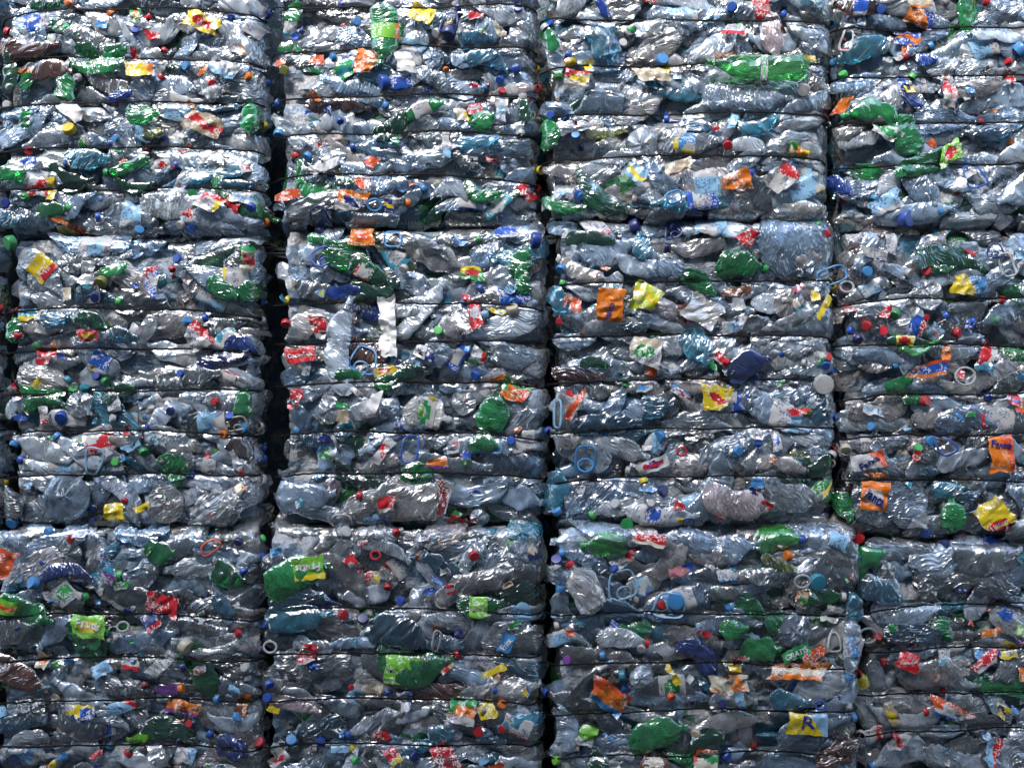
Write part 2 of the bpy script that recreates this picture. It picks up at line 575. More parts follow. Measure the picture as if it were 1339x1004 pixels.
def axis_matrix(loc, direction, scale=1.0, roll=0.0):
    q = Vector(direction).to_track_quat('X', 'Z')
    return Matrix.Translation(loc) @ q.to_matrix().to_4x4() @ Matrix.Rotation(roll, 4, 'X') @ Matrix.Scale(scale, 4)

WORDS = {'clear': 'clear', 'scuffed': 'scuffed clear', 'clear_blue': 'blue tinted clear', 'clear_warm': 'clear', 'smoky': 'dull grey', 'pink': 'pinkish clear', 'green': 'green',
         'lgreen': 'light green', 'dgreen': 'dark green', 'olive': 'olive', 'teal': 'bright light blue', 'dteal': 'deep blue', 'brown': 'brown',
         'cobalt': 'cobalt blue', 'navy': 'navy blue', 'purple': 'purple', 'white': 'milk white'}

def pattern_index(ncol, u, v, rng):
    """which ink a spot of the label carries; u, v in 0..1"""
    if ncol == 1:
        return np.zeros(u.shape, int)
    kind = rng.randint(0, 4)
    idx = np.zeros(u.shape, int)
    if kind == 0:
        idx[v < .27] = 1
    elif kind == 1:
        idx[((u - .5) / .33) ** 2 + ((v - .5) / .26) ** 2 < 1] = 1
    elif kind == 2:
        idx[u + .35 * v > .88] = 1
    else:
        idx[np.abs(v - .5 - .12 * np.sin(u * 6)) < .16] = 1
    if ncol > 2:
        idx[(v > .78) | ((u < .22) & (v > .4))] = 2
    return idx

def build_bottle(b, x, z, L, W, ang, mat, cap=None, lab=None, layer=0.0, hi=True, end_on=False, loose=False, flat=None, crush=1.0,
                 label=None, name='bottle', side=None, depth_push=0.0, lab_range=(.22, .58), rings=None):
    """one crushed bottle in (or, when loose, on) a bale; returns the object"""
    rng = np.random.RandomState(b.rng.randint(1 << 30))
    if flat is None:
        flat = rng.uniform(.30, .62)
    wide = 1 + .42 * (1 - flat)
    Rb = W / 2 / wide
    if rings is None:
        rings = int(np.clip(L / .0085, 18, 40)) if hi else 18
    seg = int(np.clip(W * 2.3 / .008, 14, 26)) if hi else 14
    p, quads, nr = crushed_bottle(rng, L, Rb, rings, seg, flat, crush, rng.randint(0, 3))
    th = math.radians(ang)
    if end_on:
        # the base looks out of the bale
        p = np.stack([p[:, 2], p[:, 0] + L * .5 - .01, p[:, 1] * 1.4], -1)
        c, s = math.cos(th), math.sin(th)
        p = np.stack([p[:, 0] * c - p[:, 2] * s, p[:, 1], p[:, 0] * s + p[:, 2] * c], -1)
        d0 = float(surface(b, x, z)) - layer
    else:
        tilt = rng.normal(0, .07 if not loose else .02)
        roll = rng.normal(0, .3 if not loose else .1)
        c, s = math.cos(roll), math.sin(roll)
        p = np.stack([p[:, 0], p[:, 1] * c - p[:, 2] * s * .6, p[:, 1] * s + p[:, 2] * c], -1)
        p[:, 1] += p[:, 0] * tilt
        c, s = math.cos(th), math.sin(th)
        p = np.stack([p[:, 0] * c - p[:, 2] * s, p[:, 1], p[:, 0] * s + p[:, 2] * c], -1)
        d0 = float(surface(b, x, z, 0)) - layer - Rb * flat * .75
        if loose:
            d0 = float(surface(b, x, z, 0)) + Rb * flat * .8 + .012
    if side is not None:
        d0 = side
    p += np.array([x, -(d0 + depth_push), z])
    if not loose and side is None:
        conform(b, p, -layer + rng.uniform(-.004, .006))
    org = np.array([x, p[:, 1].mean(), z])
    me = mesh_from(name, p - org, quads, [PET[mat]], sharp=.55)
    root = None if loose else b.root
    rl = np.array(b.root.location)
    o = link(name, me, root, tuple(org - (rl if not loose else 0)))
    if label:
        o['label'] = label
    ringp = p.reshape(nr, seg, 3)
    if cap:
        c1, c0 = ringp[-1].mean(0), ringp[-3].mean(0)
        dv = c1 - c0
        dv /= max(1e-6, np.linalg.norm(dv))
        link('cap', cap_mesh(cap), o, mat=axis_matrix(tuple(c1 - dv * .002 - org), tuple(dv), 1.0, rng.uniform(0, 6)))
    if lab:
        cols = lab.split('_')
        i0, i1 = int(nr * lab_range[0]), int(nr * lab_range[1])
        # the half of the wall that faces out, pushed just clear of the plastic
        nrm = np.zeros_like(p)
        q = p[quads]
        fn = np.cross(q[:, 2] - q[:, 0], q[:, 3] - q[:, 1])
        for k in range(4):
            np.add.at(nrm, quads[:, k], fn)
        nrm /= np.maximum(np.linalg.norm(nrm, axis=1, keepdims=True), 1e-9)
        cen = np.repeat(ringp.mean(1), seg, 0)
        if ((p - cen) * nrm).sum() < 0:
            nrm = -nrm
        lp = (p + nrm * .0022).reshape(nr, seg, 3)
        face_out = (-nrm[:, 1]).reshape(nr, seg)[i0:i1].mean(0)
        m0 = int(np.argmax(np.convolve(np.tile(face_out, 3), np.ones(5), 'same')[seg:2 * seg]))
        hw = int(seg * .30)
        js = [(m0 + k) % seg for k in range(-hw, hw + 1)]
        lv = lp[i0:i1][:, js]
        nu, nv = lv.shape[:2]
        lq = sheet_topology(nu, nv)
        uu, vv = np.meshgrid((np.arange(nu - 1) + .5) / (nu - 1), (np.arange(nv - 1) + .5) / (nv - 1), indexing='ij')
        mi = pattern_index(len(cols), uu, vv, rng).ravel()
        lm = mesh_from('label', lv.reshape(-1, 3) - org, lq, [INK[c] for c in cols], mi, sharp=.6)
        link('label', lm, o)
    return o

_text_cache = {}
def text_geometry(s):
    """flat lettering as (verts 2d centred with unit width, faces)"""
    if s not in _text_cache:
        cu = bpy.data.curves.new('lettering', 'FONT')
        cu.body = s
        cu.offset = .022
        cu.align_x = 'CENTER'
        cu.align_y = 'CENTER'
        cu.resolution_u = 2
        ob = bpy.data.objects.new('lettering', cu)
        col.objects.link(ob)
        dg = bpy.context.evaluated_depsgraph_get()
        me = ob.evaluated_get(dg).to_mesh()
        v = np.array([tuple(q.co) for q in me.vertices])[:, :2]
        me.calc_loop_triangles()
        f = np.array([tuple(t.vertices) for t in me.loop_triangles])
        ob.evaluated_get(dg).to_mesh_clear()
        bpy.data.objects.remove(ob)
        bpy.data.curves.remove(cu)
        mn, mx = v.min(0), v.max(0)
        v = (v - (mn + mx) / 2) / (mx[0] - mn[0])
        _text_cache[s] = (v, f)
    return _text_cache[s]

def build_scrap(b, x, z, w, h, ang, cols, off=.008, text=None, material=None, loose=False, label=None, name='label_scrap', crumple=1.0, corners=1.0):
    """a torn label or piece of film lying on the face of the bale"""
    rng = np.random.RandomState(b.rng.randint(1 << 30))
    nu, nv = int(np.clip(w / .0065, 6, 30)), int(np.clip(h / .0065, 5, 30))
    u, v = np.meshgrid(np.linspace(-.5, .5, nu), np.linspace(-.5, .5, nv), indexing='ij')
    U, V = u.ravel(), v.ravel()
    ph = rng.uniform(0, 6.28, 6)
    tear = .02 if text else .035
    # torn, skewed outline
    sk = rng.normal(0, .10) if not text else rng.normal(0, .03)
    tap = rng.normal(0, .22 * corners) if not text else rng.normal(0, .05)
    amp = crumple * (.8 if text else 1.0)
    seeds = rng.randint(1 << 30)
    cut = np.where(rng.rand(4) < .45, rng.uniform(.1, .5, 4), rng.uniform(0, .12, 4)) * (.25 if text else 1.0) * corners
    def place(U, V, lift=0.0):
        # torn or folded corners
        a, c_ = U + .5, V + .5
        pull = cut[0] * (1 - a) * (1 - c_) + cut[1] * a * (1 - c_) + cut[2] * a * c_ + cut[3] * (1 - a) * c_
        U, V = U * (1 - pull), V * (1 - pull)
        lx = U * w * (1 + tap * V + tear * np.sin(V * 9 + ph[0]) + tear * .6 * np.sin(V * 21 + ph[1])) + sk * w * V
        lz = V * h * (1 - tap * .6 * U + tear * np.sin(U * 8 + ph[2]) + tear * .6 * np.sin(U * 19 + ph[3]))
        r2 = np.random.RandomState(seeds)
        q = np.stack([lx, lz * 0, lz], -1)
        d = creases(q, r2, .0085 * amp, .07) + creases(q, r2, .0050 * amp, .03) + creases(q, r2, .0016 * amp, .014, 3)
        lx = lx + creases(q, r2, .006 * amp, .05)
        lz = lz + creases(q, r2, .006 * amp, .05)
        c, s = math.cos(math.radians(ang)), math.sin(math.radians(ang))
        X, Z = x + lx * c - lz * s, z + lx * s + lz * c
        S = surface(b, X, Z, .0 if loose else .55)
        return np.stack([X, -(S + off + d + lift), Z], -1)
    p = place(U, V)
    quads = sheet_topology(nu, nv)
    uu, vv = np.meshgrid((np.arange(nu - 1) + .5) / (nu - 1), (np.arange(nv - 1) + .5) / (nv - 1), indexing='ij')
    mats = [material] if material else [(PLAIN if text else INK)[c] for c in cols]
    mi = pattern_index(len(mats), uu, vv, rng).ravel() if not material else np.zeros(len(quads), int)
    tris, verts = None, p
    if text:
        word, colour, scale, rot, dv = text
        tv, tf = text_geometry(word)
        c, s = math.cos(math.radians(rot)), math.sin(math.radians(rot))
        tx, ty = tv[:, 0] * scale * w, tv[:, 1] * scale * w
        tu, tw = (tx * c - ty * s) / w, (tx * s + ty * c) / h + dv
        tp = place(tu, tw, .0035)
        tris = tf + len(p)
        verts = np.concatenate([p, tp])
        mats = mats + [LETTER[colour]]
        mi = np.concatenate([mi, np.full(len(tf), len(mats) - 1)])
    org = np.array([x, p[:, 1].mean(), z])
    me = mesh_from(name, verts - org, quads, mats, mi, sharp=.5, tris=tris)
    o = link(name, me, None if loose else b.root, tuple(org - (np.array(b.root.location) if not loose else 0)))
    if label:
        o['label'] = label
    return o

def build_cap(b, x, z, dia, color, loose=False, label=None, off=-.008):
    rng = np.random.RandomState(b.rng.randint(1 << 30))
    d = -float(surface(b, x, z, 0)) - off + rng.uniform(0, .010)
    dv = Vector((rng.normal(0, .55), -1, rng.normal(0, .45))).normalized()
    if rng.rand() < .3:
        dv = Vector((rng.normal(0, 1), -.55, rng.normal(0, .7))).normalized()
    loc = Vector((x, d, z))
    if not loose:
        loc -= b.root.location
    o = link('bottle_cap', cap_mesh(color), None if loose else b.root, mat=axis_matrix(loc, dv, dia / .0345, rng.uniform(0, 6)))
    if label:
        o['label'] = label
    return o

def ribbon_loop(pts, rad, squash=1.6, seg=6, closed=True):
    """tube of flattened section along points in the XZ plane with depth Y"""
    pts = np.asarray(pts, float)
    n = len(pts)
    nxt, prv = np.roll(pts, -1, 0), np.roll(pts, 1, 0)
    if not closed:
        nxt[-1], prv[0] = pts[-1] * 2 - pts[-2], pts[0] * 2 - pts[1]
    tg = nxt - prv
    tg /= np.maximum(np.linalg.norm(tg, axis=1, keepdims=True), 1e-9)
    up = np.array([0, 1.0, 0])
    sd = np.cross(tg, up)
    sd /= np.maximum(np.linalg.norm(sd, axis=1, keepdims=True), 1e-9)
    up2 = np.cross(sd, tg)
    a = np.linspace(0, 2 * math.pi, seg, endpoint=False)
    v = pts[:, None] + rad * squash * np.cos(a)[None, :, None] * sd[:, None] + rad * np.sin(a)[None, :, None] * up2[:, None]
    q = tube_topology(n + 1, seg).copy() % (n * seg) if closed else tube_topology(n, seg)
    return v.reshape(-1, 3), q

def build_handle(b, x, z, w, h, ang, color, loose=False, label=None, off=-.004, ring=True):
    """moulded carry handle of a big water bottle: a strap loop with a neck ring"""
    rng = np.random.RandomState(b.rng.randint(1 << 30))
    n = 36
    a = np.linspace(0, 2 * math.pi, n, endpoint=False)
    e = .55
    X = np.sign(np.cos(a)) * np.abs(np.cos(a)) ** e * w / 2
    Z = np.sign(np.sin(a)) * np.abs(np.sin(a)) ** e * h / 2
    X = X * (1 - rng.uniform(-.1, .4) * Z / (h / 2)) + Z * rng.normal(0, .18)
    sq = rng.uniform(.6, 1.0) if not loose else 1.0
    X = X * sq
    Y = creases(np.stack([X, X * 0, Z], -1), rng, .010, .09)
    v, q = ribbon_loop(np.stack([X, Y, Z], -1), .0019, 2.0)
    if ring and min(w, h) > .05 and rng.rand() < .6:
        rr = min(w, h) * .27
        ra = np.linspace(0, 2 * math.pi, 20, endpoint=False)
        v2, q2 = ribbon_loop(np.stack([rr * np.cos(ra), .003 + .004 * np.cos(ra + 1), -h / 2 + rr * .75 + rr * .8 * np.sin(ra)], -1), .0018, 1.8)
        q = np.concatenate([q, q2 + len(v)])
        v = np.concatenate([v, v2])
    c, s = math.cos(math.radians(ang)), math.sin(math.radians(ang))
    v = np.stack([v[:, 0] * c - v[:, 2] * s, v[:, 1], v[:, 0] * s + v[:, 2] * c], -1)
    d = surface(b, x + v[:, 0], z + v[:, 2], .4) + off if not loose else float(surface(b, b.xc + (x - b.xc) * .8, z, 0)) + off
    v = v + np.stack([np.full(len(v), x), -d * np.ones(len(v)), np.full(len(v), z)], -1)
    org = np.array([x, v[:, 1].mean(), z])
    me = mesh_from('carry_handle', v - org, q, [CAPM[color]], sharp=.8)
    o = link('carry_handle', me, None if loose else b.root, tuple(org - (np.array(b.root.location) if not loose else 0)))
    if label:
        o['label'] = label
    return o

def build_ring(b, x, z, dia, color):
    rng = np.random.RandomState(b.rng.randint(1 << 30))
    ra = np.linspace(0, 2 * math.pi, 24, endpoint=False)
    v, q = ribbon_loop(np.stack([dia / 2 * np.cos(ra), rng.uniform(-.3, .3) * dia / 2 * np.cos(ra + rng.uniform(0, 6)), dia / 2 * .85 * np.sin(ra)], -1), .003, 1.4)
    d = float(surface(b, x, z, 0)) + .006
    org = np.array([x, -d, z])
    return link('neck_ring', mesh_from('neck_ring', v, q, [CAPM[color]], sharp=.8), b.root, tuple(org - np.array(b.root.location)))

def build_wire(b, w):
    n = 56
    x = np.linspace(b.x0 + .004, b.x1 - .004, n)
    z = wire_z(b, w, x) + NR.normal(0, .0012, n)
    d = surface(b, x, z) + .013
    pts = np.stack([x, -d, z], -1)
    def side(xs, zs, d0, sg):
        ds = np.linspace(d0 - .02, d0 - .5, 9)
        return np.stack([np.full(9, xs) + sg * .006, -ds, np.full(9, zs)], -1)
    pts = np.concatenate([side(b.x0, z[0], d[0], -1)[::-1], pts, side(b.x1, z[-1], d[-1], 1)])
    v, q = ribbon_loop(pts, .0036, 1.0, 6, closed=False)
    org = np.array(b.root.location)
    link('baling_wire', mesh_from('baling_wire', v - org, q, [WIRE], sharp=1.0), b.root)

def build_core(b, depth=1.05, inset=.062):
    """the packed mass behind the outer bottles, creased all over"""
    nx, nd, nz = 66, 26, 70
    xs = np.linspace(b.x0 + .05, b.x1 - .05, nx)
    ds = np.linspace(0, 1, nd + 1)[1:]
    z = np.linspace(b.z0 + .012, b.z1 - .012, nz)
    rows = []
    rng = np.random.RandomState(b.rng.randint(1 << 30))
    for zz in z:
        S = surface(b, xs, np.full(nx, zz), .5) - inset
        front = np.stack([xs, -S, np.full(nx, zz)], -1)
        def side(x0, sg, s0):
            dd = s0 - ds * depth
            out = .10 * smoothstep(.42, .70, ds)          # hidden bulge added to shut out sky behind, so gaps stay dark
            return np.stack([np.full(nd, x0) + sg * out, -dd, np.full(nd, zz)], -1)
        rows.append(np.concatenate([side(xs[0], -1, S[0])[::-1], front, side(xs[-1], 1, S[-1])]))
    n = len(rows[0])
    p = np.concatenate(rows)
    p[:, 1] += creases(p, rng, .020, .12, 6) + creases(p, rng, .010, .05, 6) + creases(p, rng, .004, .025, 5)
    p[:, 0] += creases(p, rng, .008, .12) + creases(p, rng, .006, .05)
    q = sheet_topology(nz, n)
    # lids: fan rows towards the middle line
    def lid(row, zz, flip):
        base = p[row * n:(row + 1) * n]
        cen = np.array([b.xc, base[:, 1].mean() + .2, zz])
        mid = base * .6 + cen * .4
        mid[:, 2] = zz + creases(mid, rng, .012, .06)
        return mid, cen
    vs_, qs, ts = [p], [q], []
    cnt = len(p)
    for row, zz in ((0, b.z0 + .004), (nz - 1, b.z1 - .004)):
        mid, cen = lid(row, zz, row == 0)
        i = np.arange(n - 1)
        qs.append(np.stack([row * n + i, row * n + i + 1, cnt + i + 1, cnt + i], -1))
        ts.append(np.stack([cnt + i, cnt + i + 1, np.full(n - 1, cnt + n)], -1))
        vs_ += [mid, cen[None]]
        cnt += n + 1
    org = np.array(b.root.location)
    me = mesh_from('pressed_bottles', np.concatenate(vs_) - org, np.concatenate(qs), [CORE], sharp=.5, tris=np.concatenate(ts))
    o = link('pressed_bottles', me, b.root)
    o['kind'] = 'stuff'

# ------------------------------------------------------------------ ground
gm = bpy.data.meshes.new('ground')
gm.from_pydata([(-600, -600, 0), (600, -600, 0), (600, 600, 0), (-600, 600, 0)], [], [(0, 1, 2, 3)])
gm.materials.append(ground_mat())
g = link('ground', gm)
g['kind'] = 'structure'

# unseen wall added behind the camera to shade lower bales and darken reflections
def sky_blocker_wall(y=-6.6, h=8.8, half=16.0):
    root = bpy.data.objects.new('sky_blocker_wall', None)
    root.location = (0, y, 0)
    root['label'] = 'tall grey corrugated metal wall added out of view to shade the bales'
    root['category'] = 'light blocker'
    col.objects.link(root)
    m, nt, out = new_mat('blocker_sheet_metal')
    tc = N(nt, 'ShaderNodeTexCoord')
    n = N(nt, 'ShaderNodeTexNoise', Scale=2.0, Detail=6.0)
    nt.links.new(tc.outputs['Object'], n.inputs['Vector'])
    c = ramp(nt, [(.35, (.10, .105, .11)), (.65, (.17, .175, .18))], n.outputs['Fac'])
    p = N(nt, 'ShaderNodeBsdfPrincipled', Roughness=0.6)
    nt.links.new(c, p.inputs['Base Color'])
    nt.links.new(p.outputs[0], out.inputs['Surface'])
    n_ = 321
    xs = np.linspace(-half, half, n_)
    ys = .02 * np.sin(np.arange(n_) * math.pi / 2)
    v = np.concatenate([np.stack([xs, ys, np.zeros(n_)], -1), np.stack([xs, ys, np.full(n_, h)], -1),
                        np.stack([xs, np.full(n_, -.12), np.full(n_, h)], -1), np.stack([xs, np.full(n_, -.12), np.zeros(n_)], -1)])
    link('blocker_cladding', mesh_from('blocker_cladding', v, sheet_topology(4, n_), [m]), root)
    f = np.array([(x, yy, z) for x in (-half, half) for yy in (-.16, .06) for z in (h, h + .12)])
    link('blocker_coping', mesh_from('blocker_coping', f, [(0, 1, 3, 2), (4, 6, 7, 5), (0, 4, 5, 1), (2, 3, 7, 6), (0, 2, 6, 4), (1, 5, 7, 3)], [m]), root)
sky_blocker_wall()

# ------------------------------------------------------------------ the stacks
for k, y0, y1, ww in (('A0', -95, 300, [-48, 13, 76, 134, 192, 246]), ('B0', 305, 690, [404, 456, 511, 563, 620]), ('C0', 691, 1074, [800, 856, 910, 970, 1025])):
    def_bale(k, -368, {'A0': -24, 'B0': -10, 'C0': -24}[k], y0, y1, ww, .0, 'dim bale edge beyond the gap beside the ' + {'A0': 'brown bottles, top of its stack', 'B0': 'green jug bale, middle of its stack', 'C0': 'fruit drink label, bottom of its stack'}[k])
def_bale('A1', -8, 339, -95, 304, [-48, 13, 76, 134, 192, 246], .00, 'top bale with two brown bottles and a torn yellow and red label')
def_bale('A2', 351, 700, -95, 293, [-50, 8, 62, 125, 174, 229], .00, 'top bale with an upright green bottle and a navy carry handle on its face')
def_bale('A3', 709, 1085, -95, 286, [-36, 28, 86, 150, 206], .02, 'top bale with a long smooth bright green bottle on its face')
def_bale('A4', 1093, 1450, -95, 295, [-25, 35, 99, 160, 215], .00, 'top bale with two blue and orange snack labels and a hanging white label')
def_bale('B1', -2, 333, 308, 690, [404, 456, 511, 563, 620], .00, 'middle bale with a blue handle loop, a green jug and a yellow tea label')
def_bale('B2', 357, 710, 296, 690, [396, 447, 500, 565, 618], .01, 'middle bale behind the tall clear bottle and the white paper strip')
def_bale('B3', 718, 1090, 289, 690, [368, 438, 496, 560, 622], .02, 'middle bale with a lime yellow label beside a torn orange label')
def_bale('B4', 1097, 1450, 299, 706, [390, 451, 515, 568, 628], .00, 'middle bale with three orange soda labels on its lower half')
def_bale('C1', -10, 341, 691, 1074, [800, 856, 910, 970, 1025], .05, 'bottom bale with the green fruit drink label and a dark brown bottle')
def_bale('C2', 341, 706, 689, 1074, [792, 850, 909, 966, 1025], .06, 'bottom bale with a bright light blue bottle and a green labelled soda bottle')
def_bale('C3', 716, 1116, 690, 1074, [797, 862, 922, 978, 1030], .07, 'bottom bale with an orange snack label and a crushed navy bottle')
def_bale('C4', 1119, 1450, 708, 1074, [789, 846, 904, 953, 1015], .02, 'bottom bale with two red soda labels and an orange strip label')

def find_bale(px, py):
    best, bd = None, 1e9
    for b in BALES.values():
        x0, x1, y0, y1 = b.px
        d = max(x0 - px, 0, px - x1) + max(y0 - py, 0, py - y1)
        if d < bd:
            best, bd = b, d
    return best

# ------------------------------------------------------------------ the singled-out things, read off the photograph
# regions of 360 x 270 photograph pixels, noted in enlarged pixels (3.72 to 1); angles in degrees from the right, counter-clockwise
REG = {1: (0, 0), 2: (330, 0), 3: (680, 0), 4: (980, 0), 5: (0, 250), 6: (330, 250), 7: (680, 250), 8: (980, 250),
       9: (0, 500), 10: (330, 500), 11: (680, 500), 12: (980, 500), 13: (0, 734), 14: (330, 734), 15: (680, 734), 16: (980, 734)}
ZS = 3.72
